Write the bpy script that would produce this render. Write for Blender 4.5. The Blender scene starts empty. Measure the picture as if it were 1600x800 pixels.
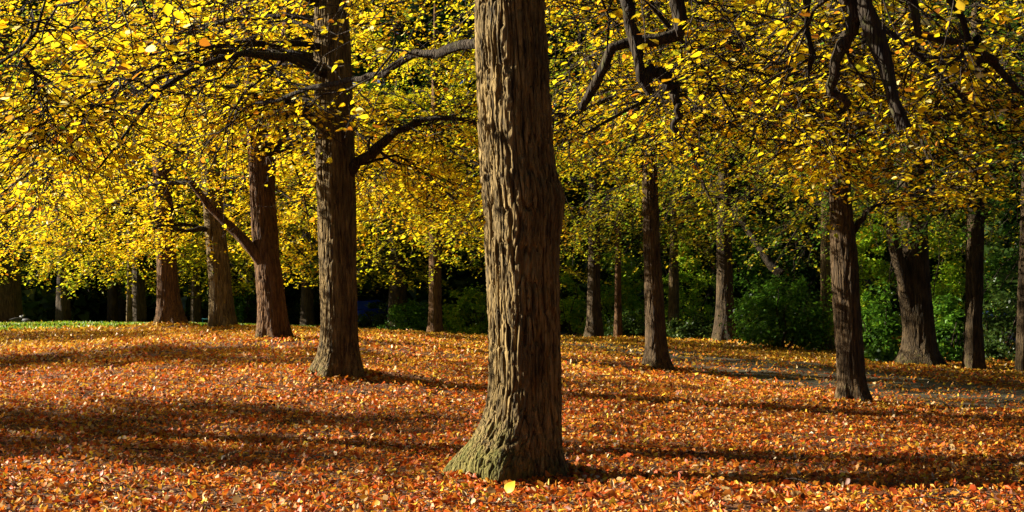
import bpy, math
import numpy as np
from mathutils import Matrix, Vector

# ---------------------------------------------------------------- camera, world, sun, exposure
scene = bpy.context.scene
COL = scene.collection
F, HOR, CAMZ = 1931.0, 470.0, 1.5          # focal length in photo pixels, horizon row, eye height

cam_data = bpy.data.cameras.new('camera')
cam_data.sensor_width = 36.0
cam_data.lens = F / 1600.0 * 36.0
cam_data.shift_y = (HOR - 400.0) / 1600.0
cam_data.clip_start, cam_data.clip_end = 0.1, 1000.0
cam = bpy.data.objects.new('camera', cam_data)
cam.location = (0, 0, CAMZ)
cam.rotation_euler = (math.radians(90), 0, 0)
COL.objects.link(cam)
scene.camera = cam

SUN_EL = math.radians(20.0)
SUN_H = np.array([-1.0, 0.14, 0.0]); SUN_H /= np.linalg.norm(SUN_H)
SUN = np.array([SUN_H[0] * math.cos(SUN_EL), SUN_H[1] * math.cos(SUN_EL), math.sin(SUN_EL)])

world = bpy.data.worlds.new('World')
scene.world = world
world.use_nodes = True
wn = world.node_tree.nodes
sky = wn.new('ShaderNodeTexSky')
sky.sky_type = 'NISHITA'
sky.sun_disc = False
sky.air_density = 0.22
sky.dust_density = 0.1
sky.sun_elevation = SUN_EL
sky.sun_rotation = math.atan2(SUN_H[0], SUN_H[1])
bg = wn['Background']
bg.inputs['Strength'].default_value = 0.05
world.node_tree.links.new(sky.outputs[0], bg.inputs['Color'])

sun_data = bpy.data.lights.new('sun', 'SUN')
sun_data.energy = 5.0
sun_data.angle = math.radians(0.5)
sun_data.color = (1.0, 0.92, 0.77)
sun = bpy.data.objects.new('sun', sun_data)
sun.rotation_euler = Vector(-SUN).to_track_quat('-Z', 'Y').to_euler()
sun.location = (-40, 10, 30)
COL.objects.link(sun)

scene.view_settings.view_transform = 'Standard'
scene.view_settings.look = 'None'
scene.view_settings.gamma = 1.0
scene.view_settings.exposure = 1.7
scene.view_settings.use_curve_mapping = False
scene.cycles.max_bounces = 7
scene.cycles.diffuse_bounces = 1
scene.cycles.glossy_bounces = 2
scene.cycles.transmission_bounces = 4
scene.cycles.transparent_max_bounces = 4
scene.cycles.use_denoising = True
scene.cycles.denoiser = 'OPENIMAGEDENOISE'
scene.cycles.denoising_input_passes = 'RGB_ALBEDO_NORMAL'
scene.cycles.sample_clamp_indirect = 6.0

rng = np.random.default_rng(11)

# ---------------------------------------------------------------- numeric helpers
def P(px, py, d):
    return np.array([(px - 800.0) / F * d, d, CAMZ + (HOR - py) / F * d])

def nrm(a):
    return a / (np.linalg.norm(a, axis=-1, keepdims=True) + 1e-9)

def _hash(i, j, k, s):
    h = (i * 374761393 + j * 668265263 + k * 1274126177 + s * 974711) & 0xFFFFFFFF
    h = ((h ^ (h >> 13)) * 1274126177) & 0xFFFFFFFF
    h = h ^ (h >> 16)
    return (h & 0xFFFFFF) / float(0xFFFFFF)

def vnoise(p, s=0):
    p = np.asarray(p, float)
    i = np.floor(p).astype(np.int64); f = p - i
    f = f * f * f * (f * (f * 6 - 15) + 10)
    x, y, z = i[..., 0], i[..., 1], i[..., 2]
    fx, fy, fz = f[..., 0], f[..., 1], f[..., 2]
    def L(a, b, t): return a + (b - a) * t
    c = [[[_hash(x + a, y + b, z + e, s) for e in (0, 1)] for b in (0, 1)] for a in (0, 1)]
    x00 = L(c[0][0][0], c[1][0][0], fx); x10 = L(c[0][1][0], c[1][1][0], fx)
    x01 = L(c[0][0][1], c[1][0][1], fx); x11 = L(c[0][1][1], c[1][1][1], fx)
    return L(L(x00, x10, fy), L(x01, x11, fy), fz)

def sstep(a, b, x):
    t = np.clip((x - a) / (b - a), 0, 1)
    return t * t * (3 - 2 * t)

# ---------------------------------------------------------------- mesh helpers
def mk_mesh(name, V, Q, col=None, smooth=False):
    V = np.ascontiguousarray(np.asarray(V, np.float32).reshape(-1, 3))
    Q = np.ascontiguousarray(np.asarray(Q, np.int32))
    k = Q.shape[1]
    me = bpy.data.meshes.new(name)
    me.vertices.add(len(V)); me.vertices.foreach_set('co', V.ravel())
    me.loops.add(Q.size); me.loops.foreach_set('vertex_index', Q.ravel())
    me.polygons.add(len(Q))
    me.polygons.foreach_set('loop_start', np.arange(0, Q.size, k, dtype=np.int32))
    if col is not None:
        a = me.attributes.new('Col', 'FLOAT_COLOR', 'POINT')
        c = np.ones((len(V), 4), np.float32); c[:, :3] = col
        a.data.foreach_set('color', c.ravel())
    me.update(calc_edges=True)
    if smooth:
        me.polygons.foreach_set('use_smooth', np.ones(len(Q), bool))
    return me

def obj(name, me, mat=None, parent=None, kind=None, label=None, cat=None, group=None, loc=None):
    o = bpy.data.objects.new(name, me)
    COL.objects.link(o)
    if mat is not None and me is not None and len(me.materials) == 0:
        me.materials.append(mat)
    if parent is not None:
        o.parent = parent
        if parent.type == 'EMPTY':
            o.matrix_parent_inverse = Matrix.Translation(-Vector(parent.location))
    if loc is not None: o.location = [float(v) for v in loc]
    for k_, v in (('kind', kind), ('label', label), ('category', cat), ('group', group)):
        if v: o[k_] = v
    return o

def empty(name, loc, label, cat, group=None):
    return obj(name, None, loc=loc, label=label, cat=cat, group=group)

def tubes(PTS, R, sides):
    """PTS (N,n,3), R (N,n) -> verts, quads of N open tubes"""
    PTS = np.asarray(PTS, float); R = np.asarray(R, float)
    N, n, _ = PTS.shape
    T = nrm(np.gradient(PTS, axis=1))
    m = np.abs(nrm(T.mean(1))[:, 2]) > 0.8
    ref = np.where(m[:, None], np.array([[1.0, 0.2, 0]]), np.array([[0, 0.1, 1.0]]))[:, None, :]
    U = nrm(np.cross(T, ref)); W = np.cross(U, T)
    th = np.arange(sides) / sides * 2 * math.pi
    V = PTS[:, :, None, :] + R[:, :, None, None] * (np.cos(th)[None, None, :, None] * U[:, :, None, :] + np.sin(th)[None, None, :, None] * W[:, :, None, :])
    idx = np.arange(N * n * sides).reshape(N, n, sides)
    a = idx[:, :-1, :]; b = idx[:, 1:, :]
    Q = np.stack([a, np.roll(a, -1, 2), np.roll(b, -1, 2), b], -1).reshape(-1, 4)
    return V.reshape(-1, 3), Q

def smooth_path(pts, n):
    pts = np.asarray(pts, float)
    seg = np.linalg.norm(np.diff(pts, axis=0), axis=1)
    t = np.concatenate([[0], np.cumsum(seg)]); t /= t[-1]
    s = np.linspace(0, 1, n)
    # Catmull-Rom
    out = np.zeros((n, pts.shape[1]))
    for i, u in enumerate(s):
        k = min(max(np.searchsorted(t, u, side='right') - 1, 0), len(pts) - 2)
        f = (u - t[k]) / (t[k + 1] - t[k])
        p0 = pts[max(k - 1, 0)]; p1 = pts[k]; p2 = pts[k + 1]; p3 = pts[min(k + 2, len(pts) - 1)]
        out[i] = 0.5 * (2 * p1 + (p2 - p0) * f + (2 * p0 - 5 * p1 + 4 * p2 - p3) * f * f + (3 * p1 - p0 - 3 * p2 + p3) * f ** 3)
    return out

# ---------------------------------------------------------------- materials
def material(name):
    m = bpy.data.materials.new(name); m.use_nodes = True
    nt = m.node_tree
    return m, nt, nt.nodes['Principled BSDF'], nt.nodes['Material Output']

def leaf_material(name, trans, rough=0.5, boost=1.25):
    m, nt, b, out = material(name)
    at = nt.nodes.new('ShaderNodeAttribute'); at.attribute_name = 'Col'
    no = nt.nodes.new('ShaderNodeTexNoise'); no.inputs['Scale'].default_value = 45.0
    tc = nt.nodes.new('ShaderNodeTexCoord'); nt.links.new(tc.outputs['Object'], no.inputs['Vector'])
    mp = nt.nodes.new('ShaderNodeMapRange'); mp.inputs['To Min'].default_value = 0.7; mp.inputs['To Max'].default_value = 1.25
    nt.links.new(no.outputs['Fac'], mp.inputs['Value'])
    mu = nt.nodes.new('ShaderNodeVectorMath'); mu.operation = 'SCALE'
    nt.links.new(at.outputs['Color'], mu.inputs[0]); nt.links.new(mp.outputs[0], mu.inputs['Scale'])
    nt.links.new(mu.outputs[0], b.inputs['Base Color'])
    b.inputs['Roughness'].default_value = rough
    b.inputs['Specular IOR Level'].default_value = 0.35
    tr = nt.nodes.new('ShaderNodeBsdfTranslucent')
    m2 = nt.nodes.new('ShaderNodeVectorMath'); m2.operation = 'SCALE'; m2.inputs['Scale'].default_value = boost
    nt.links.new(mu.outputs[0], m2.inputs[0]); nt.links.new(m2.outputs[0], tr.inputs['Color'])
    mx = nt.nodes.new('ShaderNodeMixShader'); mx.inputs[0].default_value = trans
    nt.links.new(b.outputs[0], mx.inputs[1]); nt.links.new(tr.outputs[0], mx.inputs[2])
    nt.links.new(mx.outputs[0], out.inputs['Surface'])
    return m

M_LEAF = leaf_material('yellow_leaf', 0.55, 0.45)
M_LITTER = leaf_material('dry_leaf', 0.25, 0.5, 1.1)
M_LITTER.node_tree.nodes['Principled BSDF'].inputs['Specular IOR Level'].default_value = 0.3
M_GREEN = leaf_material('green_leaf', 0.45, 0.35)
M_GRASS = leaf_material('grass_blade', 0.35, 0.5)

def bark_material(name, c0, c1, moss=(0.10, 0.105, 0.014), moss_top=0.9, moss_amt=0.62, scale=1.0):
    m, nt, b, out = material(name)
    N, L = nt.nodes.new, nt.links.new
    geo = N('ShaderNodeNewGeometry')
    mp = N('ShaderNodeMapping'); mp.inputs['Scale'].default_value = (24 * scale, 24 * scale, 2.6 * scale)
    L(geo.outputs['Position'], mp.inputs['Vector'])
    n1 = N('ShaderNodeTexNoise'); n1.inputs['Scale'].default_value = 1.0; n1.inputs['Detail'].default_value = 6; n1.inputs['Roughness'].default_value = 0.65
    L(mp.outputs[0], n1.inputs['Vector'])
    cr = N('ShaderNodeValToRGB'); cr.color_ramp.elements[0].position = 0.33; cr.color_ramp.elements[1].position = 0.62
    cr.color_ramp.elements[0].color = (*c0, 1); cr.color_ramp.elements[1].color = (*c1, 1)
    L(n1.outputs['Fac'], cr.inputs[0])
    # large tonal patches
    n3 = N('ShaderNodeTexNoise'); n3.inputs['Scale'].default_value = 2.3; n3.inputs['Detail'].default_value = 3
    L(geo.outputs['Position'], n3.inputs['Vector'])
    r3 = N('ShaderNodeMapRange'); r3.inputs['From Min'].default_value = 0.3; r3.inputs['From Max'].default_value = 0.7
    r3.inputs['To Min'].default_value = 0.7; r3.inputs['To Max'].default_value = 1.25
    L(n3.outputs['Fac'], r3.inputs['Value'])
    sc = N('ShaderNodeVectorMath'); sc.operation = 'SCALE'
    L(cr.outputs[0], sc.inputs[0]); L(r3.outputs[0], sc.inputs['Scale'])
    # moss: low on the trunk (by height attribute) in patches
    at = N('ShaderNodeAttribute'); at.attribute_name = 'Col'
    sp = N('ShaderNodeSeparateColor'); L(at.outputs['Color'], sp.inputs[0])
    n2 = N('ShaderNodeTexNoise'); n2.inputs['Scale'].default_value = 9.0; n2.inputs['Detail'].default_value = 5
    L(geo.outputs['Position'], n2.inputs['Vector'])
    ad = N('ShaderNodeMath'); ad.operation = 'ADD'; L(sp.outputs[0], ad.inputs[0]); L(n2.outputs['Fac'], ad.inputs[1])
    rm = N('ShaderNodeMapRange'); rm.inputs['From Min'].default_value = 0.85; rm.inputs['From Max'].default_value = 1.15
    rm.inputs['To Max'].default_value = moss_amt
    L(ad.outputs[0], rm.inputs['Value'])
    mx = N('ShaderNodeMix'); mx.data_type = 'RGBA'
    L(rm.outputs[0], mx.inputs[0]); L(sc.outputs[0], mx.inputs[6]); mx.inputs[7].default_value = (*moss, 1)
    L(mx.outputs[2], b.inputs['Base Color'])
    b.inputs['Roughness'].default_value = 0.85
    b.inputs['Specular IOR Level'].default_value = 0.2
    nb = N('ShaderNodeTexNoise'); nb.inputs['Scale'].default_value = 2.4; nb.inputs['Detail'].default_value = 8; nb.inputs['Roughness'].default_value = 0.7
    L(mp.outputs[0], nb.inputs['Vector'])
    dm = N('ShaderNodeVectorMath'); dm.operation = 'SCALE'; dm.inputs['Scale'].default_value = 1.1
    nd = N('ShaderNodeTexNoise'); nd.inputs['Scale'].default_value = 0.8; nd.inputs['Detail'].default_value = 3
    L(mp.outputs[0], nd.inputs['Vector']); L(nd.outputs['Color'], dm.inputs[0])
    av = N('ShaderNodeVectorMath'); av.operation = 'ADD'; L(mp.outputs[0], av.inputs[0]); L(dm.outputs[0], av.inputs[1])
    vo = N('ShaderNodeTexVoronoi'); vo.feature = 'DISTANCE_TO_EDGE'; vo.inputs['Scale'].default_value = 1.0
    L(av.outputs[0], vo.inputs['Vector'])
    vr = N('ShaderNodeMapRange'); vr.inputs['From Max'].default_value = 0.22
    L(vo.outputs['Distance'], vr.inputs['Value'])
    hm = N('ShaderNodeMath'); hm.operation = 'MULTIPLY_ADD'; hm.inputs[1].default_value = 0.6
    L(nb.outputs['Fac'], hm.inputs[0]); L(vr.outputs[0], hm.inputs[2])
    bp = N('ShaderNodeBump'); bp.inputs['Strength'].default_value = 1.0; bp.inputs['Distance'].default_value = 0.02
    L(hm.outputs[0], bp.inputs['Height']); L(bp.outputs[0], b.inputs['Normal'])
    return m

M_BARK_MAIN = bark_material('pale_linden_bark', (0.020, 0.013, 0.005), (0.31, 0.208, 0.074))
M_BARK = bark_material('linden_bark', (0.026, 0.017, 0.007), (0.22, 0.147, 0.054))
M_BARK_RED = bark_material('red_brown_bark', (0.032, 0.016, 0.007), (0.19, 0.095, 0.034))
M_BARK_BROWN = bark_material('brown_bark', (0.028, 0.017, 0.008), (0.115, 0.072, 0.032))
M_BARK_DARK = bark_material('grey_bark', (0.018, 0.012, 0.006), (0.09, 0.058, 0.025))
M_TWIG = bark_material('twig_bark', (0.025, 0.017, 0.012), (0.06, 0.042, 0.026), moss_amt=0.0)
M_LIMB = bark_material('limb_bark_with_shade', (0.016, 0.011, 0.007), (0.05, 0.034, 0.018), moss=(0.11, 0.12, 0.02), moss_amt=0.7)  # limbs darker than trunks: their backlit shade is put into the colour

def plain(name, c, rough=0.5, metal=0.0, nscale=30.0, var=0.2):
    m, nt, b, out = material(name)
    no = nt.nodes.new('ShaderNodeTexNoise'); no.inputs['Scale'].default_value = nscale; no.inputs['Detail'].default_value = 4
    geo = nt.nodes.new('ShaderNodeNewGeometry'); nt.links.new(geo.outputs['Position'], no.inputs['Vector'])
    mp = nt.nodes.new('ShaderNodeMapRange'); mp.inputs['To Min'].default_value = 1 - var; mp.inputs['To Max'].default_value = 1 + var
    nt.links.new(no.outputs['Fac'], mp.inputs['Value'])
    mu = nt.nodes.new('ShaderNodeVectorMath'); mu.operation = 'SCALE'; mu.inputs[0].default_value = c
    nt.links.new(mp.outputs[0], mu.inputs['Scale']); nt.links.new(mu.outputs[0], b.inputs['Base Color'])
    b.inputs['Roughness'].default_value = rough; b.inputs['Metallic'].default_value = metal
    return m

# ---------------------------------------------------------------- the ground
GC = [(822, 750, 10.9), (0, 800, 8.9), (800, 800, 8.8), (1600, 800, 8.7), (530, 586, 19.5), (428, 530, 27.5), (348, 516, 35.0), (262, 513, 42.0),
      (0, 506.5, 50.0), (120, 506, 54.0), (0, 640, 15.0), (0, 580, 22.5), (0, 545, 33.0), (681, 533, 52.0), (1027, 581, 26.0), (1335, 630, 20.5),
      (1437, 570, 31.5), (1522, 577, 31.5), (1600, 655, 18.5), (1600, 582, 30.0), (1132, 533, 45.0), (928, 530, 48.0), (1293, 548, 41.0),
      (600, 620, 18.0), (1000, 640, 17.5), (1200, 560, 35.0), (480, 514, 50.0), (400, 511.5, 46.0), (600, 521, 54.0)]
GP = np.array([P(*g) for g in GC])
GP = np.vstack([GP, [[-30, 80, 0.25], [0, 90, -0.2], [40, 80, -0.3], [-40, 30, 0.4], [40, 25, -0.5], [-30, 5, 0.1], [30, 5, -0.1], [0, -12, 0.0], [0, 140, 0], [-90, 60, 0.2], [90, 60, -0.3]]])
def _k(r2): return np.sqrt(r2 + 9.0)
_A = _k(((GP[:, None, :2] - GP[None, :, :2]) ** 2).sum(-1))
_n = len(GP)
_S = np.block([[_A + np.eye(_n) * -0.3, np.ones((_n, 1))], [np.ones((1, _n)), np.zeros((1, 1))]])
_W = np.linalg.solve(_S, np.concatenate([GP[:, 2], [0]]))
MOUNDS = []
def ground(x, y, detail=True):
    x = np.asarray(x, float); y = np.asarray(y, float)
    sh = x.shape
    xf, yf = x.ravel(), y.ravel()
    z = np.zeros(len(xf)) + _W[-1]
    for i in range(_n):
        z += _W[i] * _k((xf - GP[i, 0]) ** 2 + (yf - GP[i, 1]) ** 2)
    far = sstep(70, 150, np.hypot(xf, yf - 30))
    z = z * (1 - far) + 14.0 * sstep(88, 128, yf) * sstep(90, 40, np.abs(xf) - 20)
    if detail:
        z = z + 0.07 * (vnoise(np.stack([xf * 0.6, yf * 0.6, 0 * xf], -1), 5) - 0.5) + 0.06 * (vnoise(np.stack([xf * 1.9, yf * 1.9, 0 * xf], -1), 6) - 0.5) + 0.03 * (vnoise(np.stack([xf * 5.0, yf * 5.0, 0 * xf], -1), 8) - 0.5)
    for mx_, my_, mh, mr in MOUNDS:
        r2 = (xf - mx_) ** 2 + (yf - my_) ** 2
        z += mh * np.exp(-r2 / (mr * mr))
    return z.reshape(sh)

def gz(x, y): return float(ground(np.array([x]), np.array([y]))[0])

MOUNDS += [((262 - 800) / F * 42, 42.0, 0.16, 1.3), ((681 - 800) / F * 52, 52.0, 0.16, 1.1), ((822 - 800) / F * 10.9, 10.9, 0.02, 0.9),
           (-2.75, 19.5, 0.05, 0.9), ((428 - 800) / F * 27.5, 27.5, 0.06, 1.0), ((348 - 800) / F * 35, 35.0, 0.1, 1.2), (3.05, 26.0, 0.05, 0.8)]

xs = np.sign(np.linspace(-1, 1, 201)) * np.abs(np.linspace(-1, 1, 201)) ** 2.2 * 180
ys = np.concatenate([np.linspace(-60, 4, 14, endpoint=False), 4 + (np.linspace(0, 1, 210) ** 2.0) * 230])
X, Y = np.meshgrid(xs, ys)
Z = ground(X, Y)
gi = np.arange(X.size).reshape(X.shape)
GQ = np.stack([gi[:-1, :-1], gi[:-1, 1:], gi[1:, 1:], gi[1:, :-1]], -1).reshape(-1, 4)

m, nt, b, out = material('leaf_litter_soil')
N, L = nt.nodes.new, nt.links.new
geo = N('ShaderNodeNewGeometry')
v1 = N('ShaderNodeTexVoronoi'); v1.inputs['Scale'].default_value = 27.0; v1.inputs['Randomness'].default_value = 1.0
L(geo.outputs['Position'], v1.inputs['Vector'])
sp = N('ShaderNodeSeparateColor'); L(v1.outputs['Color'], sp.inputs[0])
cr = N('ShaderNodeValToRGB'); cr.color_ramp.interpolation = 'LINEAR'
els = cr.color_ramp.elements
els[0].position = 0.0; els[0].color = (0.035, 0.014, 0.006, 1)
els[1].position = 1.0; els[1].color = (0.30, 0.14, 0.035, 1)
for p_, c_ in ((0.3, (0.07, 0.024, 0.007, 1)), (0.6, (0.16, 0.052, 0.010, 1)), (0.8, (0.24, 0.09, 0.016, 1))):
    e = els.new(p_); e.color = c_
L(sp.outputs[0], cr.inputs[0])
L(cr.outputs[0], b.inputs['Base Color'])
b.inputs['Roughness'].default_value = 0.8
n1 = N('ShaderNodeTexNoise'); n1.inputs['Scale'].default_value = 30; n1.inputs['Detail'].default_value = 4
L(geo.outputs['Position'], n1.inputs['Vector'])
bp = N('ShaderNodeBump'); bp.inputs['Strength'].default_value = 1.0; bp.inputs['Distance'].default_value = 0.06
L(n1.outputs['Fac'], bp.inputs['Height']); L(bp.outputs[0], b.inputs['Normal'])
M_GROUND = m
obj('ground', mk_mesh('ground', np.stack([X, Y, Z], -1), GQ, smooth=True), M_GROUND, kind='structure')

# pixel -> point on the ground
def on_ground(px, py):
    d = np.linspace(6, 120, 3000)
    zr = CAMZ + (HOR - py) / F * d
    g = ground((px - 800) / F * d, d, detail=False)
    k = np.argmax(zr < g)
    return np.array([(px - 800) / F * d[k], d[k]])

# path: a paved walk that comes from the right and swings away behind the trees
PATH_C = [(34.0, 6.0), (20.0, 14.6), (12.0, 19.6), (8.9, 22.2), (7.2, 25.2), (6.1, 28.6), (5.2, 32.0), (3.6, 34.8), (1.6, 36.2), (0.0, 39.0), (-1.3, 44.5), (-1.6, 52.0), (-1.0, 60.0), (3.0, 72.0), (8.0, 90.0)]
PATH = smooth_path(PATH_C, 140)
PT = nrm(np.gradient(PATH, axis=0)); PN = np.stack([-PT[:, 1], PT[:, 0]], -1)
PATH_W = 2.35
ws = np.linspace(-1, 1, 11)
pw = PATH_W + 0.18 * (vnoise(np.stack([np.arange(140) * 0.35, 0 * np.arange(140.0), 0 * np.arange(140.0)], -1), 9) - 0.5)
PV = PATH[:, None, :] + PN[:, None, :] * (ws[None, :, None] * pw[:, None, None])
PZ = ground(PV[..., 0], PV[..., 1]) + 0.012
pi_ = np.arange(140 * 11).reshape(140, 11)
PQ = np.stack([pi_[:-1, :-1], pi_[:-1, 1:], pi_[1:, 1:], pi_[1:, :-1]], -1).reshape(-1, 4)
m, nt, b, out = material('shade_darkened_asphalt')
N, L = nt.nodes.new, nt.links.new
geo = N('ShaderNodeNewGeometry')
n1 = N('ShaderNodeTexNoise'); n1.inputs['Scale'].default_value = 60; n1.inputs['Detail'].default_value = 6; L(geo.outputs['Position'], n1.inputs['Vector'])
cr = N('ShaderNodeValToRGB'); cr.color_ramp.elements[0].color = (0.03, 0.026, 0.013, 1); cr.color_ramp.elements[1].color = (0.11, 0.09, 0.042, 1)  # asphalt darkened so the shade over the path sits in its colour
cr.color_ramp.elements[0].position = 0.3; cr.color_ramp.elements[1].position = 0.7
L(n1.outputs['Fac'], cr.inputs[0]); L(cr.outputs[0], b.inputs['Base Color']); b.inputs['Roughness'].default_value = 0.8
bp = N('ShaderNodeBump'); bp.inputs['Distance'].default_value = 0.01; L(n1.outputs['Fac'], bp.inputs['Height']); L(bp.outputs[0], b.inputs['Normal'])
obj('path', mk_mesh('path', np.concatenate([PV, PZ[..., None]], -1), PQ, smooth=True), m, kind='structure')

def path_dist(x, y):
    d = np.full(x.shape, 1e9)
    for p in PATH[::2]:
        d = np.minimum(d, (x - p[0]) ** 2 + (y - p[1]) ** 2)
    return np.sqrt(d)

# lawn: mown grass beyond the leaf carpet, left of the path
lx = np.linspace(-48, -3.4, 90); ly = np.linspace(0, 1, 40)
def lawn_near(x): return 43.4 + 0.25 * np.maximum(0, (x + 11)) - 0.7 * np.maximum(0, -14 - x).clip(0, 7) + 0.5 * np.sin(x * 0.8) + 0.4 * np.sin(x * 1.9)
LX, LT = np.meshgrid(lx, ly)
LY = lawn_near(LX) + LT * (88 - lawn_near(LX))
LZ = ground(LX, LY) + 0.012
li = np.arange(LX.size).reshape(LX.shape)
LQ = np.stack([li[:-1, :-1], li[:-1, 1:], li[1:, 1:], li[1:, :-1]], -1).reshape(-1, 4)
m, nt, b, out = material('mown_grass')
N, L = nt.nodes.new, nt.links.new
geo = N('ShaderNodeNewGeometry')
n1 = N('ShaderNodeTexNoise'); n1.inputs['Scale'].default_value = 3.0; n1.inputs['Detail'].default_value = 8; L(geo.outputs['Position'], n1.inputs['Vector'])
cr = N('ShaderNodeValToRGB'); cr.color_ramp.elements[0].color = (0.07, 0.15, 0.012, 1); cr.color_ramp.elements[1].color = (0.22, 0.27, 0.02, 1)
cr.color_ramp.elements[0].position = 0.35; cr.color_ramp.elements[1].position = 0.65
L(n1.outputs['Fac'], cr.inputs[0]); L(cr.outputs[0], b.inputs['Base Color']); b.inputs['Roughness'].default_value = 0.8
obj('lawn', mk_mesh('lawn', np.stack([LX, LY, LZ], -1), LQ, smooth=True), m, kind='structure')

# ---------------------------------------------------------------- leaves
# template of a canopy leaf: base, tip, two points each side, folded along the midrib
LEAF6 = np.array([[0, 0, 0], [1.0, 0, -0.10], [0.22, 0.40, 0.07], [0.62, 0.34, 0.05], [0.22, -0.40, 0.07], [0.62, -0.34, 0.05]])
LEAF6_Q = np.array([[0, 1, 3, 2], [0, 4, 5, 1]])
LEAF4 = np.array([[0, 0, 0], [0.42, -0.38, 0.06], [1.0, 0, -0.08], [0.42, 0.38, 0.06]])
LEAF4_Q = np.array([[0, 1, 2, 3]])

def leaf_arrays(pos, a, b_, n_, s, tpl, tq):
    k = len(tpl)
    V = pos[:, None, :] + s[:, None, None] * (tpl[None, :, 0, None] * a[:, None, :] + tpl[None, :, 1, None] * b_[:, None, :] + tpl[None, :, 2, None] * n_[:, None, :])
    Q = (np.arange(len(pos)) * k)[:, None, None] + tq[None]
    return V.reshape(-1, 3), Q.reshape(-1, tq.shape[1])

PAL_YELLOW = (np.array([[0.84, 0.62, 0.012], [0.82, 0.53, 0.010], [0.80, 0.67, 0.02], [0.72, 0.38, 0.008], [0.54, 0.52, 0.015], [0.50, 0.18, 0.012], [0.82, 0.72, 0.26], [0.12, 0.24, 0.015]]),
              np.array([0.30, 0.22, 0.17, 0.12, 0.10, 0.05, 0.02, 0.02]))
PAL_MID = (np.array([[0.66, 0.56, 0.012], [0.60, 0.44, 0.010], [0.50, 0.50, 0.015], [0.36, 0.40, 0.014], [0.55, 0.28, 0.01]]),
           np.array([0.30, 0.22, 0.22, 0.18, 0.08]))
PAL_OLIVE = (np.array([[0.36, 0.34, 0.014], [0.28, 0.34, 0.016], [0.50, 0.36, 0.012], [0.16, 0.26, 0.014], [0.42, 0.22, 0.01]]),
             np.array([0.28, 0.24, 0.24, 0.16, 0.08]))
PAL_GREEN = (np.array([[0.07, 0.14, 0.012], [0.10, 0.20, 0.014], [0.045, 0.10, 0.012], [0.17, 0.24, 0.02], [0.28, 0.26, 0.015]]),
             np.array([0.30, 0.25, 0.25, 0.14, 0.06]))
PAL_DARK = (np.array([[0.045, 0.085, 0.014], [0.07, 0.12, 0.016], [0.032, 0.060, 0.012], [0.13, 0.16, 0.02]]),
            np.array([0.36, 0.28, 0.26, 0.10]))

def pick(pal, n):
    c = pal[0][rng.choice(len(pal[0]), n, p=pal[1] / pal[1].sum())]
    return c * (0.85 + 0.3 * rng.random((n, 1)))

def frustum_top(y): return CAMZ + HOR / F * np.maximum(y, 0.1)

def project(p):
    y = np.maximum(p[:, 1], 0.1)
    return 800 + F * p[:, 0] / y, HOR - F * (p[:, 2] - CAMZ) / y

LEAF_OBJECT_MESHES = []
for c in np.vstack([PAL_YELLOW[0][[0, 0, 1, 1, 2, 2, 3, 4, 5, 0, 1, 6]]]):
    c2 = np.clip(c * (0.9 + 0.2 * rng.random()), 0, 0.9)
    tp = LEAF6 * np.array([1, 0.9 + 0.25 * rng.random(), rng.uniform(-0.6, 1.6)])
    me = mk_mesh('leaf', tp, LEAF6_Q, np.tile(c2, (6, 1)))
    me.materials.append(M_LEAF)
    LEAF_OBJECT_MESHES.append(me)

def frame_of(a, b_, n_, s, p):
    return Matrix(((a[0] * s, b_[0] * s, n_[0] * s, p[0]), (a[1] * s, b_[1] * s, n_[1] * s, p[1]), (a[2] * s, b_[2] * s, n_[2] * s, p[2]), (0, 0, 0, 1)))

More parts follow.
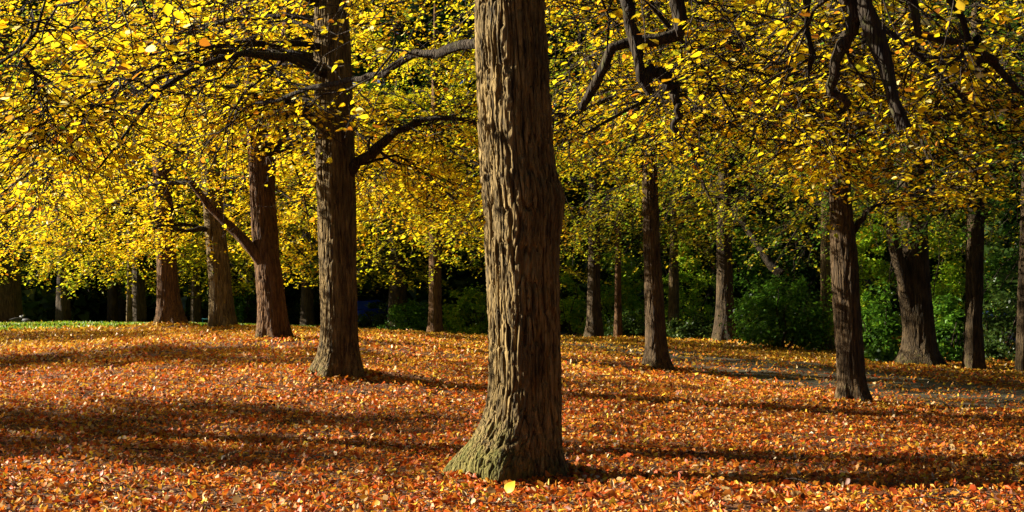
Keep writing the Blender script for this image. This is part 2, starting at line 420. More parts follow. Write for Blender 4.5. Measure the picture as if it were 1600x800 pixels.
def twig_leaves(root, TP, per, size, pal, fine, near_objects, top_keep, sun_tilt=0.35, mat=None):
    """leaves along twigs TP (N,4,3); joined crown plus up to near_objects single leaves"""
    Nn = len(TP)
    k = rng.poisson(per, Nn)
    ti = np.repeat(np.arange(Nn), k)
    n = len(ti)
    t = 0.12 + 0.88 * rng.random(n) ** 0.8
    q = t * 3; i0 = np.minimum(q.astype(int), 2); f = (q - i0)[:, None]
    p = TP[ti, i0] * (1 - f) + TP[ti, i0 + 1] * f
    d = nrm(TP[ti, i0 + 1] - TP[ti, i0])
    side = nrm(np.cross(d, [0, 0, 1.0])) * rng.choice([-1, 1], n)[:, None]
    a = nrm((d * 0.6 + side * 0.8 + rng.normal(0, 0.35, (n, 3))) * [1, 1, 0.45] + np.array([0, 0, -0.10]))
    n0 = np.array([0, 0, 1.0]) + sun_tilt * SUN_H + rng.normal(0, 0.25, (n, 3))
    nn = nrm(n0 - a * (n0 * a).sum(-1, keepdims=True))
    bb = np.cross(nn, a)
    s = size * (0.45 + 0.9 * rng.random(n))
    p = p + a * 0.035 + rng.normal(0, 0.02, (n, 3))
    keep = np.ones(n, bool)
    high = p[:, 2] > frustum_top(p[:, 1]) + 0.5
    keep &= ~(high & (rng.random(n) > top_keep))
    keep &= p[:, 1] > -50
    p, a, bb, nn, s = p[keep], a[keep], bb[keep], nn[keep], s[keep]
    if near_objects:
        px, py = project(p)
        score = np.where((px > 5) & (px < 1595) & (py > 5) & (py < 600) & (p[:, 1] > 4), s / p[:, 1], 0)
        order = np.argsort(-score)[:near_objects]
        order = order[score[order] > 0.0042]
        for j in order:
            o = obj('leaf', LEAF_OBJECT_MESHES[int(rng.integers(len(LEAF_OBJECT_MESHES)))], parent=root)
            o.matrix_parent_inverse = Matrix()
            o.matrix_parent_inverse = Matrix.Translation(-Vector(root.location))
            o.matrix_basis = frame_of(a[j], bb[j], nn[j], s[j], p[j])
        m_ = np.ones(len(p), bool); m_[order] = False
        p, a, bb, nn, s = p[m_], a[m_], bb[m_], nn[m_], s[m_]
    tpl, tq = (LEAF6, LEAF6_Q) if fine else (LEAF4, LEAF4_Q)
    V, Q = leaf_arrays(p, a, bb, nn, s, tpl, tq)
    c = np.repeat(pick(pal, len(p)), len(tpl), 0)
    obj('crown', mk_mesh('crown', V - np.array(root.location), Q, c), mat or M_LEAF, kind='stuff').parent = root
    return len(p)

# ---------------------------------------------------------------- trees
def bark_disp(th, z, R, seed, spacing, amp):
    c, s_ = np.cos(th), np.sin(th)
    q = np.stack([c * R, s_ * R, z], -1)
    wv = np.stack([vnoise(q * [5, 5, 2.2], seed + 1), vnoise(q * [5, 5, 2.2], seed + 2), vnoise(q * [5, 5, 2.2], seed + 3)], -1) - 0.5
    p = q / np.array([spacing, spacing, spacing * 9.0]) + wv * 0.9
    r = np.abs(2 * vnoise(p, seed) - 1)
    groove = 1 - sstep(0.03, 0.26, r)
    p2 = q / np.array([spacing * 0.4, spacing * 0.4, spacing * 1.6]) + wv
    fine = vnoise(p2, seed + 7) - 0.5
    big = vnoise(q * [2.6, 2.6, 1.1], seed + 9) - 0.5
    crack = 1 - sstep(0.0, 0.22, np.abs(2 * vnoise(q / np.array([spacing * 1.5, spacing * 1.5, spacing * 1.3]), seed + 12) - 1))
    return amp * (-1.0 * groove + 0.5 * fine - 0.25 * crack) + 0.018 * big

def trunk_mesh(name, depth, prof, base_z, top_z, sides, rings, seed, spacing=0.05, amp=0.016, lobes=(), bumps=(), flare=0.16, ridge=None, moss=0.5, top_r=0.3, lean=(0, 0), front=False):
    """prof: (py, xl, xr) rows in the photo at this depth, from top to bottom"""
    rows = sorted(((CAMZ + (HOR - py) / F * depth, ((xl + xr) / 2 - 800) / F * depth, (xr - xl) / 2 / F * depth) for py, xl, xr in prof))
    zr = np.array([r[0] for r in rows]); cr_ = np.array([r[1] for r in rows]); rr = np.array([r[2] for r in rows])
    zvis = zr[-1]
    nv = int(rings * 0.86)
    zs = np.concatenate([np.linspace(base_z - 0.25, zvis, nv, endpoint=False), np.linspace(zvis, top_z, rings - nv)])
    cx = np.interp(zs, zr, cr_); r = np.interp(zs, zr, rr)
    k = np.ones(9) / 9.0
    pad = lambda v: np.convolve(np.pad(v, 4, mode='edge'), k, 'valid')
    cx, r = pad(cx), pad(r)
    up = np.clip((zs - zvis) / max(top_z - zvis, 1e-3), 0, 1)
    r = r * (1 - up * (1 - top_r))
    cx = cx + lean[0] * up * (top_z - zvis)
    cy = depth + lean[1] * (zs - base_z)
    th = np.arange(sides) / sides * 2 * math.pi
    if front:
        nf = int(sides * 0.76)
        th = np.concatenate([np.linspace(-math.pi * 1.04, math.pi * 0.04, nf, endpoint=False), np.linspace(math.pi * 0.04, math.pi * 0.96, sides - nf, endpoint=False)])
    TH, ZZ = np.meshgrid(th, zs)
    RR = np.repeat(r[:, None], sides, 1)
    h = np.maximum(ZZ - base_z, 0)
    if flare:
        RR = RR * (1 + flare * np.exp(-h / 0.28) * (np.cos(5 * TH + seed) + 0.6 * np.cos(3 * TH + seed * 2.1)))
    if ridge:
        RR = RR * (1 + ridge[1] * np.cos(3 * (TH - ridge[0])))
    RR = RR * (1 + 0.035 * np.cos(2 * TH + seed + 0.5 * ZZ) + 0.025 * np.cos(4 * TH - 0.7 * ZZ + seed))
    for (bt, bz, br, bh) in bumps:
        dth = np.angle(np.exp(1j * (TH - bt))) * r.mean()
        q = (dth ** 2 + (ZZ - bz) ** 2) / br ** 2
        RR = RR + bh * np.exp(-q) - (bh * 0.55 * np.exp(-q * 9) if br < 0.12 else 0)
    vis = 1 - 0.6 * up[:, None]
    D = bark_disp(TH, ZZ, np.repeat(r[:, None], sides, 1), seed, spacing, amp) * vis * (1 - 0.55 * np.exp(-h / 0.22))
    RR = RR + D
    V = np.stack([cx[:, None] + RR * np.cos(TH), cy[:, None] + RR * np.sin(TH), ZZ], -1)
    idx = np.arange(len(zs) * sides).reshape(len(zs), sides)
    a, b_ = idx[:-1], idx[1:]
    Q = np.stack([a, np.roll(a, -1, 1), np.roll(b_, -1, 1), b_], -1).reshape(-1, 4)
    mossv = moss * np.exp(-h / 0.5) * (0.6 + 0.4 * np.cos(TH - math.pi * 1.2))
    col = np.repeat(mossv.reshape(-1, 1), 3, 1)
    return V, Q, col, (zs, cx, cy, r)

def strands(P0, D0, Ls, n, droop, wob):
    """curved strands: (N,n,3)"""
    t = np.linspace(0, 1, n)
    Nn = len(P0)
    w = np.cumsum(rng.normal(0, 1, (Nn, n, 3)), 1) * (wob / math.sqrt(n))
    w -= w[:, :1]
    pts = P0[:, None, :] + D0[:, None, :] * (Ls[:, None, None] * t[None, :, None]) + w * Ls[:, None, None]
    pts[:, :, 2] -= (droop * Ls)[:, None] * t[None, :] ** 2
    return pts

def grow_crown(root, axis, spec):
    """axis: function z->(x,y,r) of the trunk. spec: z0,z1,n,L,sec,tw,per,size,pal,fine,near,top"""
    z0, z1, nl, Lm = spec['z0'], spec['z1'], spec['n'], spec['L']
    limb_pts = []
    az0 = rng.random() * 6.28
    for i in range(nl):
        u = (i + rng.random() * 0.6) / nl
        z = z0 + (z1 - z0) * u ** 1.25
        az = az0 + i * 2.39996 + rng.normal(0, 0.25)
        if 'azim' in spec and i < len(spec['azim']): az = spec['azim'][i]
        Ln = Lm * (1.05 - 0.62 * u) * rng.uniform(0.82, 1.12)
        e0 = math.radians(18 + 42 * u + rng.normal(0, 6))
        x, y, r = axis(z)
        n = 10
        t = np.linspace(0, 1, n)
        wob = np.cumsum(rng.normal(0, 0.07, n)); wob -= wob[0]
        azt = az + wob
        hx = np.concatenate([[0], np.cumsum(np.cos(azt[:-1]))]) / (n - 1) * Ln
        hy = np.concatenate([[0], np.cumsum(np.sin(azt[:-1]))]) / (n - 1) * Ln
        cdr = min(0.72 - 0.30 * u, math.tan(e0) * 0.75 + (z - spec.get('zmin', 2.35) - 0.5) / Ln)
        zz = z + Ln * (math.tan(e0) * t * 0.75 - cdr * t ** 2) + np.cumsum(rng.normal(0, 0.05, n)) * (t > 0)
        limb_pts.append((np.stack([x + hx, y + hy, zz], -1), 0.055 * (Ln / 5.0) * rng.uniform(0.8, 1.25) * spec.get('thick', 1.0), 1.0, 0.82))
    for pts, rad in spec.get('custom', []):
        sp_ = smooth_path(pts, 20); sp_[1:] += rng.normal(0, 0.016, (19, 3)) + np.cumsum(rng.normal(0, 0.006, (19, 3)), 0)
        limb_pts.append((sp_, rad, spec.get('custom_leafy', 1.0), spec.get('custom_taper', 0.82)))
    tw_all, tw_r = [], []
    for pts, rad, leafy, taper in limb_pts:
        n = len(pts)
        tt = np.linspace(0, 1, n)
        R = rad * (1 - taper * tt)
        R = R * (1 + 0.16 * (rng.random(n) - 0.4)); R[0] *= 1.35
        nsd = 8 if rad > 0.05 else 6
        Vs, Qs = tubes(pts[None], R[None], nsd)
        if rad > 0.05:
            Vs += 0.18 * rad * nrm(Vs - np.repeat(pts, nsd, 0)) * (vnoise(Vs * [16, 16, 16], 3)[:, None] - 0.5) * 2
        lv = [(Vs, Qs)]
        ln = np.linalg.norm(np.diff(pts, axis=0), axis=1).sum()
        ns = max(2, int(round(spec['sec'] * leafy)))
        ts = np.linspace(0.2, 1.0, ns) + rng.normal(0, 0.03, ns)
        ts = np.clip(ts, 0.12, 1)
        q = ts * (n - 1); i0 = np.minimum(q.astype(int), n - 2); f = (q - i0)[:, None]
        p0 = pts[i0] * (1 - f) + pts[i0 + 1] * f
        d = nrm(pts[i0 + 1] - pts[i0])
        sd = nrm(np.cross(d, [0, 0, 1.0]) + 1e-6) * np.where(np.arange(ns) % 2, 1, -1)[:, None]
        d0 = nrm(d * 0.75 + sd * rng.uniform(0.5, 1.1, (ns, 1)) + rng.normal(0, 0.22, (ns, 3)) + np.array([0, 0, 0.05]))
        sl = ln * (0.42 - 0.2 * ts) * rng.uniform(0.7, 1.25, ns)
        sl = np.clip(sl, 0.5, 2.6)
        SP = strands(p0, d0, sl, 7, rng.uniform(0.1, 0.45, ns), 0.13)
        ok_ = SP[:, :, 2].min(1) > spec.get('zmin', 2.35) - 0.1
        if not ok_.any(): ok_[0] = True
        SP, ts = SP[ok_], ts[ok_]; ns = len(SP)
        sr = (0.010 + 0.30 * rad * (1 - 0.75 * ts))[:, None] * np.linspace(1, 0.3, 7)[None]
        lv.append(tubes(SP, sr * 0.8, 4) if spec['fine'] else tubes(SP[:, ::2], sr[:, ::2] * 0.8, 3))
        off, VV, QQ = 0, [], []
        for v_, q_ in lv:
            VV.append(v_); QQ.append(q_ + off); off += len(v_)
        VV = np.vstack(VV)
        mo = np.repeat((0.28 + 0 * VV[:, :1]), 3, 1)
        obj('limb', mk_mesh('limb', VV - np.array(root.location), np.vstack(QQ), mo, smooth=True), M_LIMB).parent = root
        # twigs
        nt_ = spec['tw']
        tq = rng.uniform(0.12, 1.0, (ns, nt_))
        qi = tq * 6; j0 = np.minimum(qi.astype(int), 5); ff = (qi - j0)[..., None]
        si = np.repeat(np.arange(ns)[:, None], nt_, 1)
        tp0 = SP[si, j0] * (1 - ff) + SP[si, j0 + 1] * ff
        td = nrm(SP[si, j0 + 1] - SP[si, j0])
        tsd = nrm(np.cross(td, [0, 0, 1.0]) + 1e-6) * rng.choice([-1, 1], (ns, nt_))[..., None]
        tD = nrm(td * 0.7 + tsd * rng.uniform(0.3, 1.0, (ns, nt_, 1)) + rng.normal(0, 0.25, (ns, nt_, 3)) + np.array([0, 0, -0.05]))
        tl = rng.uniform(0.45, 1.25, (ns, nt_)) * spec.get('twl', 1.0)
        TW = strands(tp0.reshape(-1, 3), tD.reshape(-1, 3), tl.ravel(), 4, rng.uniform(0.0, 0.5, ns * nt_), 0.12)
        tw_all.append(TW)
    TW = np.vstack(tw_all)
    TW = TW[TW[:, :, 2].min(1) > spec.get('zmin', 2.35)]
    if spec.get('limb_clear'):
        mm = TW.mean(1)
        TW = TW[~((mm[:, 0] > -2.75) & (mm[:, 0] < -0.9) & (mm[:, 1] < 19.4) & (mm[:, 2] > 2.9) & (mm[:, 2] < 4.9))]
    if spec.get('clear_front'):
        cxm = TW[:, :, 0].mean(1); cym = TW[:, :, 1].min(1); czm = TW[:, :, 2].min(1)
        TW = TW[~((np.abs(cxm) < 0.62) & (cym < 10.9) & (czm < 6.0))]
    tr_ = np.tile(np.array([0.0068, 0.0055, 0.0044, 0.0026]) * spec.get('twr', 1.0) * (1.2 if spec['fine'] else 1.6), (len(TW), 1))
    inview = TW[:, 0, 2] < frustum_top(TW[:, 0, 1]) + 1.0
    if spec['fine']: V, Q = tubes(TW[inview], tr_[inview], 3)
    else:
        inview &= rng.random(len(TW)) < 0.32
        V, Q = tubes(TW[inview][:, [0, 2, 3]], tr_[inview][:, [0, 2, 3]], 3)
    nw = spec.get('whips', 0)
    if nw:
        base = TW[inview if inview.any() else slice(None)]
        bi = rng.integers(len(base), size=nw)
        w0 = base[bi, 0]
        dw = nrm(np.stack([rng.normal(-0.7, 0.8, nw), rng.normal(0, 0.6, nw), rng.normal(0.0, 0.22, nw)], -1))
        WP = strands(w0, dw, rng.uniform(1.2, 2.8, nw), 9, rng.uniform(-0.05, 0.4, nw), 0.16)
        WP = WP[WP[:, :, 2].min(1) > spec.get('zmin', 2.35)]
        v2, q2 = tubes(WP, np.tile(np.linspace(0.009, 0.003, 9), (len(WP), 1)), 3)
        V, Q = np.vstack([V, v2]), np.vstack([Q, q2 + len(V)])
    if len(V):
        obj('twigs', mk_mesh('twigs', V - np.array(root.location), Q, np.zeros((len(V), 3))), M_TWIG, kind='stuff').parent = root
    return twig_leaves(root, TW, spec['per'], spec['size'], spec['pal'], spec['fine'], spec.get('near', 0), spec['top'], mat=spec.get('mat'))

STEMS = []
def tree(label, depth, prof, crown=None, top_z=12.0, sides=64, rings=90, mat=None, name='linden_tree', group=None, cat='tree', stems=(), pass_bumps=(), **kw):
    prof = sorted(prof)
    base = prof[-1]
    bx = ((base[1] + base[2]) / 2 - 800) / F * depth
    bz = gz(bx, depth)
    root = empty(name, (bx, depth, bz), label, cat, group)
    V, Q, col, (zs, cx, cy, r) = trunk_mesh('trunk', depth, prof, bz, top_z, sides, rings, int(rng.integers(1000)), bumps=pass_bumps, **kw)
    obj('trunk', mk_mesh('trunk', V - np.array(root.location), Q, col, smooth=True), mat or M_BARK).parent = root
    for pts, r0, r1, *smat in stems:
        pp = smooth_path(pts, 40)
        R = np.linspace(r0, r1, 40)
        Vs, Qs = tubes(pp[None], R[None], 40)
        C = np.repeat(pp, 40, 0)
        dirn = nrm(Vs - C)
        ang = np.arctan2(dirn[:, 1], dirn[:, 0])
        Vs = Vs + dirn * bark_disp(ang, Vs[:, 2], np.repeat(R, 40), 77, 0.05, 0.013)[:, None]
        o = obj('limb', mk_mesh('limb', Vs - np.array(root.location), Qs, np.full((len(Vs), 3), 0.1), smooth=True), smat[0] if smat else (mat or M_BARK)); o.parent = root
    nleaf = 0
    if crown:
        ax = lambda z: (np.interp(z, zs, cx), np.interp(z, zs, cy), np.interp(z, zs, r))
        nleaf = grow_crown(root, ax, crown)
    STEMS.append((label, nleaf))
    return root

def crown(**k):
    d = dict(z0=3.9, z1=11.0, n=20, L=5.2, sec=10, tw=10, per=14, size=0.078, pal=PAL_YELLOW, fine=False, top=0.35)
    d.update(k); return d

def limb_px(pts):
    return [P(*p) for p in pts]

ROW = 'lindens in the long row'
# --- the big trunk in the middle
main_prof = [(-60, 739, 846), (0, 742, 850), (100, 745, 856), (200, 748, 862), (270, 751, 868), (300, 753, 876), (340, 757, 877), (400, 758, 873), (500, 762, 876),
             (600, 762, 880), (640, 757, 881), (680, 741, 882), (715, 720, 884), (750, 702, 887), (765, 698, 889)]
D0 = 10.9
main_limbs = [
    # mossy limb to the left
    (limb_px([(760, 55, 10.95), (745, 66, 11.1), (690, 78, 11.6), (640, 88, 12.1), (585, 118, 12.6), (500, 135, 13.4), (400, 165, 14.0)]), 0.05),
    # hanging limbs to the right
    ([P(800, -90, 10.9), P(900, -150, 10.2), P(968, -40, 9.9), P(985, 40, 9.9), P(1000, 105, 9.9), P(1015, 142, 9.9)], 0.115),
    ([P(800, -120, 10.9), P(960, -180, 10.3), P(1045, -30, 10.2), P(1066, 48, 10.2), P(1000, 62, 10.2), P(958, 74, 10.2), P(932, 125, 10.3), P(903, 168, 10.4)], 0.10),
    ([P(1010, 118, 9.95), P(1035, 118, 9.95), P(1053, 135, 10.0), P(1056, 165, 10.0), P(1048, 204, 10.05)], 0.058),
    ([P(800, -160, 10.9), P(1080, -260, 10.3), P(1320, -60, 9.6), P(1355, 30, 9.6), P(1378, 90, 9.6), P(1386, 135, 9.6), P(1400, 178, 9.6), P(1408, 205, 9.6)], 0.145),
    ([P(1322, -60, 9.6), P(1332, 20, 9.6), P(1318, 75, 9.7), P(1303, 132, 9.8), P(1335, 162, 9.9)], 0.08),
    ([P(800, -140, 10.9), P(1050, -240, 10.4), P(1255, -90, 10.2), P(1262, 0, 10.2), P(1266, 124, 10.2)], 0.07),
    ([P(800, -200, 10.9), P(1250, -300, 10.4), P(1470, -40, 10.2), P(1530, 68, 10.2), P(1570, 110, 10.3), P(1640, 165, 10.4)], 0.065),
    ([P(1525, 60, 10.2), P(1528, 85, 10.2), P(1524, 110, 10.2)], 0.03),
    ([P(800, -190, 10.9), P(1150, -280, 10.4), P(1400, -60, 10.0), P(1432, 40, 10.0), P(1452, 58, 10.0), P(1500, 58, 10.1), P(1560, 90, 10.2)], 0.07),
]
tree('thick furrowed linden trunk in the middle, mossy root flare on one side', D0, main_prof, mat=M_BARK_MAIN, sides=260, rings=290, top_z=13.0, spacing=0.034, amp=0.033, flare=0.13, front=True,
     ridge=(math.radians(-92), 0.06), moss=0.95,
     pass_bumps=[(math.radians(-15), 2.38, 0.22, 0.038), (math.radians(-120), 3.82, 0.075, 0.03), (math.radians(-122), 3.35, 0.07, 0.025), (math.radians(-115), 2.55, 0.085, 0.03),
                 (math.radians(-118), 1.98, 0.07, 0.025), (math.radians(-128), 0.14, 0.20, 0.09), (math.radians(-170), 0.04, 0.18, 0.05), (math.radians(-12), 0.0, 0.14, 0.03)],
     crown=crown(z0=4.6, z1=11.5, n=16, L=4.6, per=6, fine=True, near=300, top=0.12, custom=main_limbs, size=0.08, thick=1.2, custom_leafy=0.3, whips=70, zmin=3.0, clear_front=True, custom_taper=0.66), group=ROW)

# --- second tree of the row
tree('tall straight linden with a mossy limb reaching out to one side and root flare', 19.5,
     [(-40, 492, 540), (60, 492, 546), (120, 492, 550), (200, 492, 553), (300, 495, 556), (400, 498, 557), (500, 500, 560), (540, 498, 562), (565, 490, 565), (590, 476, 568)],
     sides=170, rings=210, front=True, spacing=0.036, amp=0.02, moss=0.55, group=ROW,
     crown=crown(z0=5.0, L=5.6, n=24, fine=True, near=300, size=0.075, per=15, whips=130, twr=1.4, azim=[-2.0, -2.7, 3.1, -2.4, 2.6, 2.9], top=0.14, limb_clear=True,
                 custom=[(limb_px([(535, 300, 19.5), (552, 262, 19.4), (588, 232, 19.2), (628, 200, 19.0), (680, 184, 18.8), (740, 192, 18.6)]), 0.105),
                         (limb_px([(505, 200, 19.5), (492, 190, 19.4), (470, 172, 19.3), (440, 150, 19.0), (380, 145, 18.6)]), 0.085)]))
# --- third, forked
tree('reddish forked linden with a long bare limb slanting up', 27.5,
     [(-60, 372, 398), (40, 378, 404), (120, 381, 408), (200, 385, 413), (300, 390, 420), (370, 393, 428), (420, 399, 440), (480, 404, 446), (515, 401, 449), (534, 396, 456)],
     sides=120, rings=150, spacing=0.042, amp=0.02, front=True, mat=M_BARK_RED, group=ROW,
     stems=[(limb_px([(424, 440, 27.7), (425, 380, 27.8), (420, 300, 28.0), (424, 220, 28.2), (436, 140, 28.4), (448, 40, 28.5), (452, -40, 28.6)]), 0.17, 0.09),
            (limb_px([(412, 415, 27.4), (392, 388, 27.3), (362, 356, 27.2), (330, 325, 27.0), (298, 284, 26.8)]), 0.14, 0.07)],
     crown=crown(z0=4.7, L=5.8, n=26, size=0.092, per=12, whips=100, twr=1.3, top=0.6, azim=[0.3, -0.3, 0.9, 0.0, 1.4, -0.5], zmin=2.6, sec=12,
                 custom=[([(-5.1, 27.5, 5.2), (-3.6, 26.4, 5.5), (-1.6, 25.0, 4.7), (0.2, 23.8, 3.7)], 0.06), ([(-5.1, 27.6, 5.6), (-3.4, 27.7, 5.8), (-1.4, 27.9, 4.8), (0.6, 28.0, 3.6)], 0.06),
                         ([(-5.1, 27.7, 5.0), (-3.6, 29.2, 5.4), (-2.0, 31.0, 4.6), (-0.2, 32.4, 3.7)], 0.06), ([(-5.1, 27.4, 5.6), (-4.2, 25.6, 5.7), (-3.0, 23.6, 4.8), (-2.0, 22.2, 3.9)], 0.05),
                         ([(-5.1, 27.6, 4.8), (-3.8, 28.4, 5.0), (-2.4, 29.6, 4.2), (-1.2, 30.2, 3.4)], 0.05)]))
tree('linden leaning slightly with pale sunlit bark edge, fourth trunk along the row', 35.0,
     [(100, 305, 330), (200, 311, 338), (340, 319, 350), (400, 324, 357), (480, 329, 365), (505, 327, 368), (518, 322, 375)], sides=90, rings=100, spacing=0.07, amp=0.022, group=ROW, top_z=13,
     crown=crown(z0=4.5, L=5.6, n=22, size=0.088, per=15, zmin=2.2,
                 custom=[(limb_px([(335, 370, 35), (322, 358, 34.8), (290, 362, 34.6), (255, 352, 34.4), (225, 370, 34.2)]), 0.09)]))
tree('stout linden on a low leafy mound at the end of the row', 42.0,
     [(150, 235, 262), (300, 240, 268), (400, 245, 275), (450, 246, 279), (485, 246, 284), (508, 240, 293)], sides=80, rings=90, spacing=0.07, amp=0.022, group=ROW, mat=M_BARK_RED, top_z=14,
     crown=crown(z0=4.0, z1=14.0, L=6.0, n=26, size=0.10, per=13, zmin=2.0))
# --- right of the row
tree('slim upright linden beside the paved path with spreading foot', 26.0,
     [(150, 1000, 1022), (300, 1004, 1028), (380, 1005, 1031), (430, 1006, 1035), (500, 1007, 1040), (550, 1007, 1045), (572, 1003, 1051), (585, 998, 1060)], sides=110, rings=130, spacing=0.055, amp=0.017,
     crown=crown(z0=4.4, L=5.8, n=24, size=0.078, per=16, pal=PAL_MID, twr=1.3, top=0.35, azim=[-1.5, -2.3, -0.8]), mat=M_BARK_BROWN)
tree('slim brown linden standing alone near the path edge, roots drawn to one side', 20.5,
     [(100, 1290, 1322), (310, 1296, 1330), (400, 1298, 1340), (500, 1303, 1345), (590, 1309, 1351), (615, 1308, 1356), (634, 1302, 1368)], sides=120, rings=140, spacing=0.05, amp=0.016,
     crown=crown(z0=4.3, L=6.2, n=26, fine=True, near=300, size=0.075, per=15, whips=130, custom_leafy=1.7, twr=1.4, zmin=2.9, azim=[-1.5, -2.5, -0.6, -2.0, -1.1, 3.0, 0.1], top=0.15,
                 custom=[([P(1312, 70, 20.5), P(1290, 40, 18.6), P(1262, 110, 17.0), P(1232, 215, 15.9)], 0.05),
                         ([P(1312, 50, 20.5), P(1330, 20, 18.6), P(1352, 100, 16.8), P(1372, 225, 15.8)], 0.05),
                         ([P(1312, 95, 20.5), P(1400, 50, 18.7), P(1480, 120, 17.2), P(1545, 230, 16.2)], 0.05),
                         ([P(1310, 80, 20.5), P(1200, 50, 19.2), P(1110, 130, 17.8), P(1040, 240, 16.8)], 0.05),
                         ([P(1310, 110, 20.5), P(1290, 90, 19.4), P(1300, 160, 18.4), P(1310, 250, 17.8)], 0.04),
                         (limb_px([(1325, 372, 20.5), (1342, 350, 20.4), (1365, 322, 20.2), (1420, 300, 20.0), (1500, 290, 19.6)]), 0.06)]), mat=M_BARK_BROWN)
tree('narrow sunlit trunk on a heap of leaves before dark shrubs', 52.0,
     [(250, 672, 688), (380, 670, 689), (450, 670, 690), (500, 669, 691), (530, 664, 696)], sides=60, rings=70, spacing=0.07, amp=0.018, top_z=14, mat=M_BARK_RED,  # redder, lighter bark carries this trunk's warm sunlight in its colour
     crown=crown(z0=3.9, L=6.2, n=26, size=0.115, per=12, pal=PAL_MID, zmin=1.9))

# --- more yellow trees, trunks outside the picture or far back
tree('linden outside the picture whose thin boughs reach in at upper edge', 14.0,
     [(0, -360, -300), (400, -362, -296), (640, -368, -288)], sides=48, rings=50,
     crown=crown(z0=7.5, L=2.2, n=5, fine=True, near=300, size=0.085, per=9, top=0.4,
                 custom=[([P(-330, 260, 14.0), P(-200, 200, 13.6), P(-60, 150, 13.0), P(0, 108, 12.6), P(40, 82, 12.5), P(62, 40, 12.4), P(80, -15, 12.3)], 0.06),
                         ([P(40, 82, 12.5), P(55, 120, 12.5), P(80, 150, 12.5), P(120, 185, 12.6)], 0.022)]))
tree('linden just outside the picture, its golden crown reaching in over the lawn', 45.0,
     [(0, -90, -64), (400, -92, -62), (545, -96, -56)], sides=40, rings=40, top_z=16, crown=crown(z0=5.2, z1=14.5, L=6.4, n=24, size=0.115, per=10, zmin=2.0))
def young(label, x, y, z0, z1, L_, n):
    pc = 800 + F * x / y
    w = 0.07 * F / y
    bz = gz(x, y)
    pb = HOR - F * (bz - CAMZ) / y
    tree(label, y, [(pb - 300, pc - w, pc + w), (pb, pc - w * 1.2, pc + w * 1.2)], sides=24, rings=30, top_z=bz + z1 * 0.95, name='young_tree', group='young trees outside the picture',
         crown=crown(z0=bz + z0, z1=bz + z1, n=n, L=L_, sec=7, tw=8, per=12, size=0.10, top=1.0, zmin=bz + z0 * 0.5))
def shade_tree(label, x, y, z0, z1, L_, n, per):
    pc = 800 + F * x / y; w = 0.22 * F / y; bz = gz(x, y); pb = HOR - F * (bz - CAMZ) / y
    tree(label, y, [(pb - 300, pc - w, pc + w), (pb, pc - w * 1.2, pc + w * 1.2)], sides=24, rings=30, top_z=bz + z1, name='linden_tree', group='lindens beyond the picture edge',
         crown=crown(z0=z0, z1=z1, n=n, L=L_, sec=8, tw=8, per=per * 0.5, size=0.19, top=1.0))
shade_tree('linden outside the picture shading the near leaf carpet', -25.0, 16.4, 3.6, 8.4, 4.0, 20, 15)
shade_tree('linden outside the picture shading the middle leaf carpet', -27.0, 26.8, 3.8, 8.8, 4.0, 20, 15)
shade_tree('linden outside the picture shading the far leaf carpet', -31.0, 38.4, 3.8, 9.6, 4.6, 18, 13)
tree('far linden with golden low crown behind the mound tree', 58.0,
     [(200, 208, 222), (420, 207, 225), (505, 203, 229)], sides=40, rings=40, top_z=15, mat=M_BARK_DARK, crown=crown(z0=3.6, L=7.0, n=22, size=0.145, per=9, pal=PAL_MID, zmin=1.7))
tree('far linden with golden crown between the second and third trunks', 60.0,
     [(200, 474, 486), (420, 472, 488), (520, 468, 492)], sides=40, rings=40, top_z=15, mat=M_BARK_DARK, crown=crown(z0=3.5, L=7.0, n=24, size=0.145, per=9, pal=PAL_MID, zmin=1.7))

tree('far olive-leaved tree with low hanging boughs before the dark wood', 63.0,
     [(200, 92, 106), (420, 90, 107), (505, 87, 111)], sides=30, rings=30, top_z=15, mat=M_BARK_DARK, crown=crown(z0=3.4, L=6.5, n=18, size=0.15, per=9, pal=PAL_OLIVE, zmin=1.5), name='far_tree', group='far trunks on the lawn edge')
tree('far olive-leaved tree seen between leaning linden and forked linden', 65.0,
     [(200, 386, 398), (420, 384, 400), (515, 381, 404)], sides=30, rings=30, top_z=15, mat=M_BARK_DARK, crown=crown(z0=3.4, L=6.5, n=18, size=0.15, per=9, pal=PAL_OLIVE, zmin=1.5), name='far_tree', group='far trunks on the lawn edge')

# --- trees at the wood edge
EDGE = 'trees at the edge of the wood'
tree('broad old trunk with a second stem fused to its side', 31.5,
     [(200, 1400, 1440), (340, 1404, 1447), (400, 1402, 1450), (450, 1404, 1453), (520, 1412, 1460), (555, 1408, 1464), (574, 1396, 1478)], sides=110, rings=120, spacing=0.06, amp=0.02, mat=M_BARK_DARK, moss=0.6,
     stems=[(limb_px([(1434, 548, 31.6), (1424, 490, 31.4), (1410, 430, 31.2), (1398, 385, 31.1), (1391, 330, 31.0), (1386, 240, 30.9)]), 0.19, 0.13)],
     crown=crown(z0=4.8, L=5.5, n=20, size=0.095, per=9, pal=PAL_OLIVE), name='old_tree', group=EDGE, top_z=14)
tree('dark knobbly trunk between the broad old tree and the blue car', 31.0,
     [(200, 1514, 1538), (400, 1510, 1537), (500, 1508, 1535), (582, 1502, 1540)], sides=70, rings=80, mat=M_BARK_DARK, crown=crown(z0=3.7, L=4.6, n=16, size=0.095, per=9, pal=PAL_GREEN, mat=M_GREEN), name='edge_tree', group=EDGE,
     spacing=0.07, amp=0.03)
tree('trunk cut by the right picture edge with one mossy lit side', 30.0,
     [(200, 1600, 1622), (400, 1593, 1614), (590, 1585, 1612)], sides=60, rings=70, mat=M_BARK_DARK, crown=crown(z0=4.5, L=4.6, n=16, size=0.095, per=9, pal=PAL_GREEN, mat=M_GREEN), name='edge_tree', group=EDGE)
